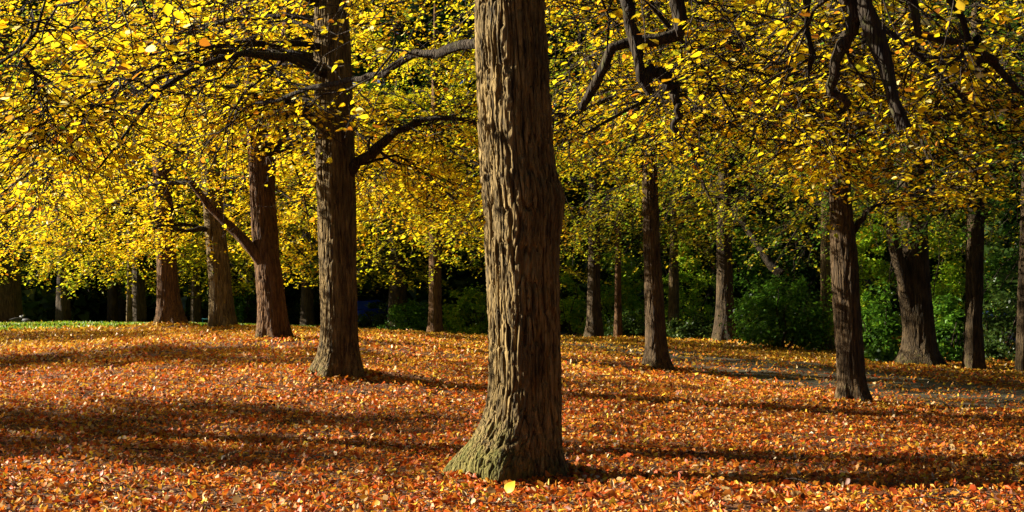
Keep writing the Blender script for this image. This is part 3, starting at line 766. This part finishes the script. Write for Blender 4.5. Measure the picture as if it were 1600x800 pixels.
tree('pale grey trunk half hidden behind the slim brown linden', 41.0,
     [(250, 1284, 1300), (400, 1283, 1303), (500, 1281, 1306), (552, 1276, 1311)], sides=60, rings=60, mat=M_BARK, crown=crown(z0=4.5, L=5.2, n=18, size=0.10, per=9, pal=PAL_OLIVE), name='edge_tree', group=EDGE)
tree('trunk with ferny foot and a sawn-off limb, before the shrubs', 45.0,
     [(250, 1122, 1142), (400, 1120, 1144), (480, 1119, 1146), (535, 1112, 1154)], sides=60, rings=60, mat=M_BARK_DARK,
     crown=crown(z0=5.0, L=5.5, n=20, size=0.105, per=9, pal=PAL_OLIVE), name='edge_tree', group=EDGE,
     stems=[(limb_px([(1134, 300, 45), (1160, 345, 44.6), (1190, 390, 44.3), (1206, 416, 44.1), (1222, 428, 43.9)]), 0.12, 0.17, M_LIMB)])
tree('grey ribbed trunk just beside the thick middle trunk, back by the path', 48.0,
     [(250, 920, 936), (440, 918, 938), (500, 916, 940), (532, 911, 947)], sides=60, rings=60, mat=M_BARK_DARK, crown=crown(z0=4.8, L=5.2, n=20, size=0.105, per=9, pal=PAL_OLIVE), name='edge_tree', group=EDGE)
tree('thin reddish stem beside the grey ribbed trunk', 49.0,
     [(250, 964, 972), (440, 961, 970), (536, 958, 974)], sides=30, rings=40, mat=M_BARK_RED, crown=crown(z0=4.4, L=3.2, n=12, size=0.10, per=8, pal=PAL_OLIVE), name='edge_tree', group=EDGE)
tree('slender yellow-green mossy trunk behind the dark hedge', 55.0,
     [(250, 1050, 1060), (400, 1046, 1060), (518, 1043, 1062)], sides=30, rings=40, moss=1.2, mat=M_BARK, crown=crown(z0=5.0, L=4.2, n=14, size=0.12, per=8, pal=PAL_GREEN, mat=M_GREEN), name='edge_tree', group=EDGE)
tree('dark trunk lost in the shade behind the low shrubs', 58.0,
     [(250, 610, 632), (440, 608, 634), (524, 604, 640)], sides=30, rings=40, mat=M_BARK_DARK, crown=crown(z0=5.0, L=5.0, n=16, size=0.13, per=8, pal=PAL_GREEN, mat=M_GREEN), name='edge_tree', group=EDGE)
tree('broad shaded trunk at the left picture edge', 56.0,
     [(200, -14, 26), (400, -16, 29), (505, -22, 34)], sides=70, rings=60, mat=M_BARK_DARK, crown=crown(z0=6.5, L=6.0, n=16, size=0.12, per=8, pal=PAL_OLIVE), name='old_tree', group=EDGE, top_z=16)
for (c_, w_, d_, lb, mt) in ((176, 14, 66, 'dark upright trunk, first of the pair on the lawn edge', M_BARK_DARK), (191, 11, 68, 'dark upright trunk, narrower of the pair on the lawn edge', M_BARK_DARK),
                             (202, 6, 57, 'thin pale birch-like stem in front of dark trunks', M_BARK), (306, 15, 62, 'dark trunk between the mound tree and the leaning linden', M_BARK_DARK),
                             (330, 6, 60, 'thin pinkish grey stem beside the leaning linden', M_BARK), (128, 8, 74, 'dim distant trunk, nearest the broad shaded trunk', M_BARK_DARK), (150, 9, 76, 'dim distant trunk in the dark gap before the pair', M_BARK_DARK)):
    tree(lb, float(d_), [(250, c_ - w_ / 2 + 2, c_ + w_ / 2), (420, c_ - w_ / 2, c_ + w_ / 2), (508, c_ - w_ / 2 - 2, c_ + w_ / 2 + 2)], sides=24, rings=30, mat=mt, top_z=16, name='far_tree', group='far trunks on the lawn edge',
         crown=crown(z0=5.5, L=4.2, n=10, size=0.16, per=6, tw=7, pal=PAL_OLIVE, twr=1.5))

# ---------------------------------------------------------------- shrubs
def shrub(label, px, pyb, d, wpx, hpx, n, size, pal, group='evergreen shrubs under the trees', name='evergreen_shrub'):
    x = (px - 800) / F * d
    w = wpx / F * d / 2; h = hpx / F * d
    z = gz(x, d)
    root = empty(name, (x, d, z), label, 'shrub', group)
    ns = 7
    az = rng.random(ns) * 6.28
    D = nrm(np.stack([np.cos(az) * 0.5, np.sin(az) * 0.5, np.full(ns, 1.0)], -1))
    ST = strands(np.zeros((ns, 3)) + np.array([0, 0, -0.1]), D, np.full(ns, h * 0.9), 6, np.full(ns, 0.1), 0.1)
    for i in range(ns):
        V, Q = tubes(ST[i:i + 1], np.linspace(0.03, 0.01, 6)[None], 5)
        obj('stem', mk_mesh('stem', V, Q, np.zeros((len(V), 3)), smooth=True), M_TWIG).parent = root
    # lumpy clusters
    nc = max(10, int(n / 130))
    u = nrm(rng.normal(0, 1, (nc, 3))); u[:, 2] = np.abs(u[:, 2]) * 1.0
    rad = rng.uniform(0.3, 1.25, nc) ** 0.6
    C = u * rad[:, None] * np.array([w, w * 0.8, h * 0.86]) + np.array([0, 0, 0.08 * h])
    ci = rng.integers(nc, size=n)
    cs = (0.10 + 0.34 * rng.random(nc) ** 2) * min(w, h)
    p = C[ci] + rng.normal(0, 1, (n, 3)) * cs[ci][:, None] * np.array([0.7, 0.7, 0.5])
    p[:, 2] = np.maximum(p[:, 2], 0.03 + 0.1 * rng.random(n))
    out_ = nrm(p - np.array([0, 0, h * 0.3]))
    nn = nrm(out_ * 0.5 + np.array([0, 0, 0.6]) + rng.normal(0, 0.5, (n, 3)))
    a = nrm(np.cross(nn, rng.normal(0, 1, (n, 3)))); bb = np.cross(nn, a)
    s = size * (0.6 + 0.7 * rng.random(n))
    V, Q = leaf_arrays(p, a, bb, nn, s, LEAF4 * [1, 0.8, 1], LEAF4_Q)
    obj('foliage', mk_mesh('foliage', V, Q, np.repeat(pick(pal, n), 4, 0)), M_GREEN, kind='stuff').parent = root

PAL_RHODO = (np.array([[0.07, 0.17, 0.014], [0.12, 0.26, 0.016], [0.045, 0.11, 0.012], [0.20, 0.34, 0.02]]), np.array([0.35, 0.3, 0.25, 0.1]))
PAL_LIME_SUNLIT = (np.array([[0.26, 0.42, 0.015], [0.36, 0.50, 0.02], [0.16, 0.32, 0.014], [0.46, 0.46, 0.02]]), np.array([0.3, 0.25, 0.3, 0.15]))  # lime lifted: sunlight that misses these shrubs is put into leaf colour
SH = [('large glossy evergreen shrub between the ferny-foot trunk and the pale trunk', 1222, 550, 40, 130, 120, 9000, 0.13, PAL_RHODO),
      ('dark rounded shrub squeezed between slim linden and broad old trunk', 1372, 572, 34, 80, 110, 6500, 0.12, PAL_RHODO),
      ('leafy shrub between the broad old trunk and the dark knobbly trunk', 1482, 578, 35, 70, 100, 5000, 0.12, PAL_RHODO),
      ('dark shrub above the blue car at right', 1566, 560, 37, 90, 120, 5000, 0.12, PAL_DARK),
      ('low dark hedge-like shrub behind the path bend', 1085, 540, 47, 100, 34, 5000, 0.12, PAL_DARK),
      ('low dark shrub between grey ribbed trunk and slim path linden', 985, 538, 50, 70, 45, 4000, 0.13, PAL_DARK),
      ('lime green loose shrub just right of the thick middle trunk', 893, 532, 56, 50, 120, 4500, 0.14, PAL_LIME_SUNLIT),
      ('shrub coloured sunlit green between heap-of-leaves trunk and thick middle trunk', 737, 527, 56, 80, 85, 5500, 0.14, PAL_LIME_SUNLIT),
      ('dark shrub at the foot of the narrow sunlit trunk', 640, 528, 55, 70, 50, 4500, 0.13, PAL_RHODO),
      ('dark shrub beside the second trunk, partly hiding blue car', 584, 524, 60, 62, 46, 2400, 0.13, PAL_DARK),
      ('pale-leaved shrub between the leaning linden and the forked linden', 384, 517, 64, 44, 78, 3500, 0.15, PAL_RHODO),
      ('green shrub between mound tree and dark trunk', 288, 506, 72, 34, 60, 2500, 0.16, PAL_LIME_SUNLIT),
      ('green shrub seen beside the mound tree', 236, 506, 72, 28, 60, 2500, 0.16, PAL_LIME_SUNLIT),
      ('rusty low shrub between the forked linden and second trunk', 470, 520, 66, 54, 70, 3500, 0.15, PAL_DARK)]
SH += [('tall loose lime-green bush behind the slim brown linden and broad old trunk', 1352, 560, 39, 90, 225, 7000, 0.12, PAL_LIME_SUNLIT),
       ('tall loose lime-green bush between the broad old trunk and dark knobbly trunk', 1474, 566, 41, 96, 230, 7000, 0.12, PAL_LIME_SUNLIT),
       ('tall green bush beside the trunk cut by the picture edge', 1566, 566, 43, 80, 250, 6000, 0.13, PAL_RHODO),
       ('tall loose yellow-green bush between grey ribbed trunk and path linden', 968, 530, 58, 100, 150, 6000, 0.15, PAL_LIME_SUNLIT),
       ('yellow-green bush behind the slender mossy trunk', 1078, 525, 60, 84, 160, 6000, 0.15, PAL_LIME_SUNLIT),
       ('tall dim bush behind the large glossy evergreen shrub', 1200, 540, 52, 120, 200, 6000, 0.15, PAL_RHODO)]
for s_ in SH: shrub(*s_)

# ---------------------------------------------------------------- the far wood and unseen sky-blocking wood, one mass
def leaf_cloud(n, xr, yr, zr, size, pal, clump):
    nc = n // 60
    C = np.stack([rng.uniform(*xr, nc), rng.uniform(*yr, nc), zr[0] + (zr[1] - zr[0]) * rng.random(nc)], -1)
    ci = rng.integers(nc, size=n)
    p = C[ci] + rng.normal(0, 1, (n, 3)) * clump * np.array([1, 1, 0.55])
    nn = nrm(rng.normal(0, 0.6, (n, 3)) + np.array([0, 0, 0.7]))
    a = nrm(np.cross(nn, rng.normal(0, 1, (n, 3)))); bb = np.cross(nn, a)
    s = size * (0.6 + 0.7 * rng.random(n))
    return p, a, bb, nn, s

NW = 66000
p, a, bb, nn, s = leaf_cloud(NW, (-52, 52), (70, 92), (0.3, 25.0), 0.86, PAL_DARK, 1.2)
ring = [leaf_cloud(30000, (-62, 55), (92, 100), (0.0, 28.0), 1.3, PAL_DARK, 1.6), leaf_cloud(42000, (-60, 50), (66, 76), (0.0, 9.0), 0.62, PAL_DARK, 0.9), leaf_cloud(14000, (24, 40), (-20, 75), (0.3, 20.0), 1.0, PAL_DARK, 1.4), leaf_cloud(14000, (-28, 40), (-30, -14), (0.3, 20.0), 1.0, PAL_DARK, 1.4)]  # last two: unseen wood at right and behind camera, added to block sky light
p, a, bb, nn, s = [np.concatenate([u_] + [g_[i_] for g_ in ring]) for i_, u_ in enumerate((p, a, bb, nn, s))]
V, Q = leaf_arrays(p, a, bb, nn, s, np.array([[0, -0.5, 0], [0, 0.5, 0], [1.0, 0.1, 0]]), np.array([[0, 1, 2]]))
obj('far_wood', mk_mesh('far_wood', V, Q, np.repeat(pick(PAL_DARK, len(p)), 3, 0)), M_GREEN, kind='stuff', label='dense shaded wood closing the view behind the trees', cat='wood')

# ---------------------------------------------------------------- cars, post, birds
def car(label, x, y, rot, paint):
    z = gz(x, y)
    root = empty('parked_car', (x, y, z), label, 'car')
    root.rotation_euler = (0, 0, rot)
    prof = np.array([(-2.1, 0.35), (-2.15, 0.62), (-2.0, 0.86), (-1.25, 0.95), (-0.6, 1.38), (0.6, 1.46), (1.45, 1.36), (1.95, 0.98), (2.1, 0.88), (2.12, 0.4), (1.9, 0.26), (-1.9, 0.26)])
    wd = np.array([0.80, 0.84, 0.84, 0.84, 0.66, 0.64, 0.66, 0.80, 0.82, 0.84, 0.80, 0.80])
    n = len(prof)
    V = np.vstack([np.stack([prof[:, 0], -wd, prof[:, 1]], -1), np.stack([prof[:, 0], wd, prof[:, 1]], -1)])
    me = bpy.data.meshes.new('body')
    faces = [[i, (i + 1) % n, n + (i + 1) % n, n + i] for i in range(n)] + [list(range(n))[::-1], list(range(n, 2 * n))]
    me.from_pydata([tuple(v) for v in V], [], faces); me.update()
    o = obj('body', me, paint); o.parent = root
    bv = o.modifiers.new('bevel', 'BEVEL'); bv.width = 0.06; bv.segments = 3
    glass = plain('car_glass', (0.02, 0.025, 0.03), 0.08)
    for sy in (-1, 1):
        for xa, xb in ((-0.95, 0.25), (0.33, 1.45)):
            me = bpy.data.meshes.new('window')
            y0, y1 = 0.845 * sy, 0.672 * sy
            xt0 = max(xa, -0.55)
            me.from_pydata([(xa, y0, 0.97), (xb, y0, 0.97), (min(xb, 1.38), y1, 1.34), (xt0, y1, 1.34)], [], [[0, 1, 2, 3]]); me.update()
            obj('window', me, glass).parent = root
        for xw in (-1.3, 1.32):
            th = np.linspace(0, 2 * math.pi, 24, endpoint=False)
            rings_ = [(0.62, 0.30), (0.64, 0.33), (0.80, 0.33), (0.83, 0.30), (0.83, 0.2)]
            V = np.vstack([np.stack([xw + r_ * np.cos(th), np.full(24, yy * sy), 0.33 + r_ * np.sin(th)], -1) for yy, r_ in rings_])
            idx = np.arange(120).reshape(5, 24)
            Q = np.stack([idx[:-1], np.roll(idx[:-1], -1, 1), np.roll(idx[1:], -1, 1), idx[1:]], -1).reshape(-1, 4)
            w = obj('wheel', mk_mesh('wheel', V, Q, smooth=True), plain('tyre_rubber', (0.02, 0.02, 0.02), 0.8)); w.parent = root
            V2 = np.vstack([[[xw, 0.80 * sy, 0.33]], np.stack([xw + 0.2 * np.cos(th), np.full(24, 0.825 * sy), 0.33 + 0.2 * np.sin(th)], -1)])
            me = bpy.data.meshes.new('rim'); me.from_pydata([tuple(v) for v in V2], [], [[0, 1 + i, 1 + (i + 1) % 24] for i in range(24)]); me.update()
            obj('rim', me, plain('rim_metal', (0.5, 0.5, 0.52), 0.3, 1.0)).parent = w
    for sy in (-0.6, 0.6):
        me = bpy.data.meshes.new('headlight')
        me.from_pydata([(-2.17, sy - 0.16, 0.66), (-2.17, sy + 0.16, 0.66), (-2.12, sy + 0.16, 0.8), (-2.12, sy - 0.16, 0.8)], [], [[0, 1, 2, 3]]); me.update()
        obj('headlight', me, plain('lamp_glass', (0.8, 0.8, 0.8), 0.1)).parent = root
    return root

car('pale blue car half hidden behind the wood edge at right', *((P(1560, 0, 47)[:2])), math.radians(4), plain('pale_blue_paint', (0.16, 0.24, 0.52), 0.25, 0.2))
car('blue car glimpsed through shrubs just right of the second trunk', *((P(566, 0, 68)[:2])), math.radians(70), plain('blue_paint', (0.04, 0.10, 0.60), 0.25, 0.1))

# turquoise post with a low slab
tx, ty = P(323, 0, 63)[:2]; tz = gz(tx, ty)
root = empty('turquoise_post', (tx, ty, tz), 'slim turquoise post with a low slab beside the leaning linden', 'bench')
mt = plain('turquoise_paint', (0.10, 0.42, 0.48), 0.5)
def box(name, c, sz, mat_, parent, rz=0.0):
    x, y, z = c; a_, b_, c_ = sz[0] / 2, sz[1] / 2, sz[2] / 2
    V = np.array([(sx * a_, sy * b_, s2 * c_) for sx in (-1, 1) for sy in (-1, 1) for s2 in (-1, 1)]) + np.array(c)
    Q = [[0, 1, 3, 2], [4, 6, 7, 5], [0, 4, 5, 1], [2, 3, 7, 6], [0, 2, 6, 4], [1, 5, 7, 3]]
    o = obj(name, mk_mesh(name, V, Q), mat_); o.parent = parent
    bv = o.modifiers.new('bevel', 'BEVEL'); bv.width = 0.012; bv.segments = 2
    return o
box('low_slab', (-0.05, 0, 0.30), (0.62, 0.35, 0.06), mt, root)
box('leg', (0.16, 0, 0.135), (0.12, 0.3, 0.27), mt, root)
box('leg', (-0.26, 0, 0.135), (0.05, 0.3, 0.27), mt, root)
box('upright', (0.17, 0.24, 0.85), (0.10, 0.06, 1.7), mt, root)

def bird(label, px, d, rz):
    x = (px - 800) / F * d; z = gz(x, d) + 0.012
    root = empty('bird', (x, d, z), label, 'bird', 'two birds on the lawn')
    root.rotation_euler = (0, 0, rz)
    c = np.array([(-0.30, 0, 0.17), (-0.2, 0, 0.18), (-0.08, 0, 0.18), (0.06, 0, 0.18), (0.15, 0, 0.21), (0.19, 0, 0.27), (0.20, 0, 0.32), (0.23, 0, 0.345), (0.27, 0, 0.34), (0.31, 0, 0.33)])
    r = np.array([0.012, 0.045, 0.085, 0.085, 0.06, 0.035, 0.032, 0.04, 0.03, 0.006])
    V, Q = tubes(c[None], r[None], 14)
    obj('body', mk_mesh('body', V, Q, smooth=True), plain('dark_feather', (0.02, 0.018, 0.018), 0.6)).parent = root
    th = np.linspace(0, 2 * math.pi, 12, endpoint=False)
    for sy in (-1, 1):
        V = np.vstack([[[0.225, sy * 0.046, 0.335]], np.stack([0.225 + 0.026 * np.cos(th), np.full(12, sy * 0.037), 0.335 + 0.026 * np.sin(th)], -1)])
        me = bpy.data.meshes.new('cheek_patch'); me.from_pydata([tuple(v) for v in V], [], [[0, 1 + i, 1 + (i + 1) % 12] for i in range(12)]); me.update()
        obj('cheek_patch', me, plain('white_feather', (0.8, 0.8, 0.78), 0.6)).parent = root
        V, Q = tubes(np.array([[(0.0, sy * 0.035, 0.12), (0.005, sy * 0.035, 0.05), (0.0, sy * 0.035, -0.005)]]), np.array([[0.01, 0.008, 0.008]]), 6)
        obj('leg', mk_mesh('leg', V, Q, smooth=True), plain('bird_leg', (0.03, 0.025, 0.02), 0.6)).parent = root
bird('dark bird with a white head patch on the lawn, beside the broad shaded trunk', 27, 49.5, 0.3)
bird('dark bird with a white head patch on the lawn, farther from the broad shaded trunk', 40, 49.8, 2.8)

# ---------------------------------------------------------------- fallen leaves
PAL_FALL = (np.array([[0.60, 0.10, 0.010], [0.68, 0.20, 0.016], [0.72, 0.31, 0.03], [0.42, 0.08, 0.012], [0.72, 0.47, 0.20], [0.74, 0.50, 0.035], [0.20, 0.055, 0.014], [0.09, 0.03, 0.012], [0.74, 0.58, 0.36]]),
            np.array([0.20, 0.23, 0.17, 0.12, 0.06, 0.06, 0.08, 0.05, 0.02]))
PAL_FALL_FAR = (np.array([[0.76, 0.42, 0.03], [0.78, 0.51, 0.035], [0.68, 0.29, 0.02], [0.54, 0.17, 0.014], [0.22, 0.07, 0.014], [0.78, 0.56, 0.22]]),
                np.array([0.27, 0.19, 0.25, 0.16, 0.08, 0.04]))

def litter_points(n, d0, d1, margin=1.2):
    d = np.sqrt(rng.uniform(d0 * d0, d1 * d1, n))
    x = rng.uniform(-1, 1, n) * (d * 0.4145 * 1.06 + margin)
    return x, d

def fall_colour(x, y):
    n = len(x)
    near = pick(PAL_FALL, n); far = pick(PAL_FALL_FAR, n)
    w = sstep(15, 42, y + 5 * (vnoise(np.stack([x * 0.35, y * 0.35, 0 * x], -1), 21) - 0.5) * 2)
    return np.where((rng.random(n) < w)[:, None], far, near)

def curled(x, y, z, s, cols=3, rows=4):
    """curled dry leaves as little grids"""
    n = len(x)
    t = np.linspace(0, 1, rows); sN = np.linspace(-1, 1, cols)
    wprof = np.interp(t, [0, 0.3, 0.66, 1.0], [0.10, 0.42, 0.34, 0.03]) if rows > 3 else np.array([0.12, 0.40, 0.05] if rows == 3 else [0.34, 0.22])
    az = rng.random(n) * 6.283
    tilt = rng.normal(0, 0.5, n); roll = rng.normal(0, 0.6, n)
    a = np.stack([np.cos(az) * np.cos(tilt), np.sin(az) * np.cos(tilt), np.sin(tilt)], -1)
    hb = np.stack([-np.sin(az), np.cos(az), 0 * az], -1)
    nn = np.cross(a, hb)
    bb = hb * np.cos(roll)[:, None] + nn * np.sin(roll)[:, None]
    nn = np.cross(a, bb)
    curl = rng.normal(0.6, 1.5, n); bend = rng.normal(0, 0.35, n); tw = rng.normal(0, 0.35, n)
    tt, ss = np.meshgrid(t, sN, indexing='ij')
    tt, ss = tt.ravel(), ss.ravel()
    ww = np.repeat(wprof, cols)
    ang = curl[:, None] * ss[None] * 1.1
    ly = np.where(np.abs(curl[:, None]) > 1e-3, np.sin(ang) / np.where(np.abs(curl[:, None]) > 1e-3, curl[:, None] * 1.1, 1), ss[None]) * ww[None]
    lz = (1 - np.cos(ang)) / np.where(np.abs(curl[:, None]) > 1e-3, curl[:, None] * 1.1, 1) * ww[None] + bend[:, None] * (tt[None] - 0.5) ** 2 * 1.4 + tw[:, None] * (tt[None] - 0.5) * ss[None] * ww[None]
    lx = tt[None] - 0.5 + 0 * ang
    p = np.stack([x, y, z], -1)
    V = p[:, None, :] + s[:, None, None] * (lx[..., None] * a[:, None, :] + ly[..., None] * bb[:, None, :] + lz[..., None] * nn[:, None, :])
    zmin = V[:, :, 2].min(1)
    V[:, :, 2] += np.maximum(0, (z - zmin) * 0.75)[:, None]
    gi_ = np.arange(rows * cols).reshape(rows, cols)
    q = np.stack([gi_[:-1, :-1], gi_[:-1, 1:], gi_[1:, 1:], gi_[1:, :-1]], -1).reshape(-1, 4)
    Q = ((np.arange(n) * rows * cols)[:, None, None] + q[None]).reshape(-1, 4)
    return V, Q

VV, QQ, CC, off = [], [], [], 0
def add_litter(V, Q, c):
    global off
    k = V.shape[1]
    VV.append(V.reshape(-1, 3)); QQ.append(Q + off); CC.append(np.repeat(c, k, 0)); off += V.shape[0] * k

def thin_path(x, y, keep):
    pd = path_dist(x, y)
    onp = pd < PATH_W - 0.1 + 0.3 * rng.normal(0, 1, len(x))
    patch = vnoise(np.stack([x * 1.3, y * 1.3, 0 * x], -1), 31) * 0.6 + vnoise(np.stack([x * 3.7, y * 3.7, 0 * x], -1), 32) * 0.4
    kp = keep + 0.7 * sstep(0.52, 0.78, patch)
    return ~(onp & (rng.random(len(x)) > kp))
def off_lawn(x, y):
    on = (x < -3.4) & (y > lawn_near(x) + rng.normal(0, 0.4, len(x)))
    return ~(on & (rng.random(len(x)) > 0.03))

# near: curled grids
x, y = litter_points(64000, 6.8, 13.4)
s = 0.020 + 0.050 * rng.random(len(x)) ** 1.6
z = ground(x, y) + 0.004 + 0.035 * rng.random(len(x)) ** 1.6
near_c = fall_colour(x, y)
# the 300 that show largest become single things
px_, py_ = 800 + F * x / y, HOR - F * (z - CAMZ) / y
sc_ = np.where((px_ > 8) & (px_ < 1592) & (py_ < 792) & ~((px_ > 700) & (px_ < 890) & (py_ < 752)), s / y, 0) + (z - ground(x, y)) * 0.02
single = np.argsort(-sc_)[:300]
mask = np.ones(len(x), bool); mask[single] = False
for mk_, cc_ in ((mask & (y < 10.6), 3), (mask & (y >= 10.6), 2)):
    V, Q = curled(x[mk_], y[mk_], z[mk_], s[mk_], cc_, 3)
    add_litter(V, Q, near_c[mk_])
# middle
for (n_, da, db, rr_) in ((46000, 13.2, 17.5, 3), (66000, 17.3, 24.0, 2)):
    x2, y2 = litter_points(n_, da, db, 1.5)
    k_ = thin_path(x2, y2, 0.2); x2, y2 = x2[k_], y2[k_]
    s2 = 0.027 + 0.044 * rng.random(len(x2)) ** 1.5; z2 = ground(x2, y2) + 0.006 + 0.035 * rng.random(len(x2)) ** 1.6
    V, Q = curled(x2, y2, z2, s2, 2, rr_); add_litter(V, Q, fall_colour(x2, y2))
# farther
x3, y3 = litter_points(90000, 23.5, 40.0, 3.0)
k_ = thin_path(x3, y3, 0.2) & off_lawn(x3, y3); x3, y3 = x3[k_], y3[k_]
s3 = 0.046 + 0.042 * rng.random(len(x3)); z3 = ground(x3, y3) + 0.008 + 0.04 * rng.random(len(x3)) ** 1.6
V, Q = curled(x3, y3, z3, s3, 2, 2); add_litter(V, Q, fall_colour(x3, y3))
x4, y4 = litter_points(60000, 39.5, 60.0, 4.0)
k_ = thin_path(x4, y4, 0.1) & off_lawn(x4, y4); x4, y4 = x4[k_], y4[k_]
s4 = 0.075 + 0.06 * rng.random(len(x4)); z4 = ground(x4, y4) + 0.012 + 0.04 * rng.random(len(x4)) ** 1.6
V, Q = curled(x4, y4, z4, s4, 2, 2)
add_litter(V, Q, fall_colour(x4, y4))
for bx_, by_, r0_, n_ in ((0.11, 10.9, 0.42, 1500), (-2.75, 19.5, 0.42, 700), (-5.3, 27.5, 0.42, 500), (-8.2, 35.0, 0.42, 400), (-11.6, 42, 0.5, 500), (3.1, 26.0, 0.36, 500), (5.7, 20.5, 0.32, 600), (10.4, 31.5, 0.6, 400), (-3.2, 52, 0.4, 400)):
    an = rng.random(n_) * 6.283; rd = r0_ * (0.75 + 0.9 * rng.random(n_))
    xb, yb = bx_ + rd * np.cos(an), by_ + rd * np.sin(an)
    sb = 0.05 + 0.045 * rng.random(n_)
    zb = ground(xb, yb) + 0.005 + 0.10 * rng.random(n_) * np.clip(1.5 - rd / r0_, 0.15, 1)
    V, Q = curled(xb, yb, zb, sb, 3, 3); add_litter(V, Q, fall_colour(xb, yb))
obj('leaf_litter', mk_mesh('leaf_litter', np.vstack(VV), np.vstack(QQ), np.vstack(CC)), M_LITTER, kind='stuff', label='carpet of orange and golden fallen leaves covering the ground', cat='leaf litter')

# single fallen leaves: a set of shared curled meshes per colour
CLS = [('rust-red', np.array([0.44, 0.07, 0.012])), ('orange', np.array([0.56, 0.17, 0.016])), ('pale tan', np.array([0.58, 0.38, 0.15])), ('golden yellow', np.array([0.66, 0.42, 0.03])), ('dark brown', np.array([0.15, 0.05, 0.02]))]
FM = []
for nm, c in CLS:
    row = []
    for q in range(5):
        Vx, Qx = curled(np.zeros(1), np.zeros(1), np.zeros(1), np.ones(1), 3, 5)
        me = mk_mesh('fallen_leaf', Vx[0], Qx, np.tile(c * rng.uniform(0.85, 1.15), (15, 1)))
        me.materials.append(M_LITTER); row.append(me)
    FM.append(row)
for j in single:
    k = int(rng.choice(5, p=[0.3, 0.32, 0.16, 0.12, 0.10]))
    ppx = px_[j]
    where = 'left of the thick middle trunk' if ppx < 690 else ('right of the thick middle trunk' if ppx > 890 else 'in front of the thick middle trunk')
    o = obj('fallen_leaf', FM[k][int(rng.integers(5))], label='%s curled fallen leaf on the leaf carpet %s' % (CLS[k][0], where), cat='leaf',
            group='%s fallen leaves %s' % (CLS[k][0], where))
    o.location = (x[j], y[j], z[j] + 0.008); o.rotation_euler = (rng.normal(0, 0.3), rng.normal(0, 0.3), rng.random() * 6.28)
    o.scale = (s[j] * 1.1,) * 3

# two leaves that stand out at the foot of the middle trunk
def flat_leaf(label, pos, a, n0, s_, c):
    rows, cols = 7, 5
    t = np.linspace(0, 1, rows); sn = np.linspace(-1, 1, cols)
    w = np.interp(t, [0, 0.08, 0.3, 0.6, 0.85, 1], [0.05, 0.33, 0.47, 0.4, 0.17, 0.01])
    tt, ss = np.meshgrid(t, sn, indexing='ij')
    V0 = np.stack([tt, ss * w[:, None], 0.10 * np.abs(ss) * w[:, None] + 0.05 * np.sin(tt * 4)], -1).reshape(-1, 3)
    gi_ = np.arange(rows * cols).reshape(rows, cols)
    Qx = np.stack([gi_[:-1, :-1], gi_[:-1, 1:], gi_[1:, 1:], gi_[1:, :-1]], -1).reshape(-1, 4)
    o = obj('fallen_leaf', mk_mesh('fallen_leaf', V0, Qx, np.tile(c, (35, 1)), smooth=True), M_LITTER, label=label, cat='leaf')
    a = nrm(np.array(a, float)); n_ = np.array(n0, float); n_ = nrm(n_ - a * (n_ @ a)); b_ = np.cross(n_, a)
    o.matrix_world = frame_of(a, b_, n_, s_, pos)
yl = on_ground(792, 782)
flat_leaf('bright yellow leaf lying face up before the thick middle trunk', (yl[0], yl[1], gz(*yl) + 0.05), (0.5, 0.2, 0.75), (-0.5, -0.7, 0.5), 0.11, np.array([0.78, 0.52, 0.02]))
flat_leaf('pale leaf standing upright against the foot of the thick middle trunk', (P(791, 742, 10.42)[0], 10.42, P(791, 742, 10.42)[2]), (-0.35, 0.1, 1.0), (-0.8, -0.7, 0.1), 0.10, np.array([0.45, 0.34, 0.12]))

nst = 260
xk, yk = litter_points(nst, 8.0, 22.0, 0.5)
zk = ground(xk, yk) + 0.03 + 0.02 * rng.random(nst)
ak = rng.random(nst) * 6.283
WP = strands(np.stack([xk, yk, zk], -1), np.stack([np.cos(ak), np.sin(ak), rng.normal(0, 0.06, nst)], -1), 0.12 + 0.35 * rng.random(nst) ** 2, 5, np.zeros(nst), 0.12)
V, Q = tubes(WP, np.tile(np.linspace(0.006, 0.003, 5), (nst, 1)), 4)
obj('twig_litter', mk_mesh('twig_litter', V, Q, np.zeros((len(V), 3))), M_TWIG, kind='stuff', label='thin dark fallen twigs strewn over the leaf carpet', cat='twigs')
# grass blades on the near part of the lawn
ng = 18000
gx = rng.uniform(-34, -3.6, ng); gy = lawn_near(gx) + rng.normal(0, 0.5, ng) + rng.random(ng) ** 1.5 * 14
gzv = ground(gx, gy) + 0.008
h = 0.05 + 0.07 * rng.random(ng); az = rng.random(ng) * 6.28; wd = 0.02 + 0.02 * rng.random(ng)
base = np.stack([gx, gy, gzv], -1); sd = np.stack([np.cos(az), np.sin(az), 0 * az], -1)
ln = np.stack([rng.normal(0, 0.4, ng), rng.normal(0, 0.4, ng), np.ones(ng)], -1)
V = np.stack([base - sd * wd[:, None], base + sd * wd[:, None], base + sd * wd[:, None] * 0.3 + ln * h[:, None], base - sd * wd[:, None] * 0.3 + ln * h[:, None]], 1)
Q = np.arange(ng * 4).reshape(-1, 4)
gc = np.array([[0.10, 0.22, 0.012], [0.20, 0.32, 0.016], [0.34, 0.36, 0.02]])[rng.integers(3, size=ng)]
obj('grass', mk_mesh('grass', V.reshape(-1, 3), Q, np.repeat(gc, 4, 0)), M_GRASS, kind='stuff', label='short green grass along the far lawn', cat='grass')
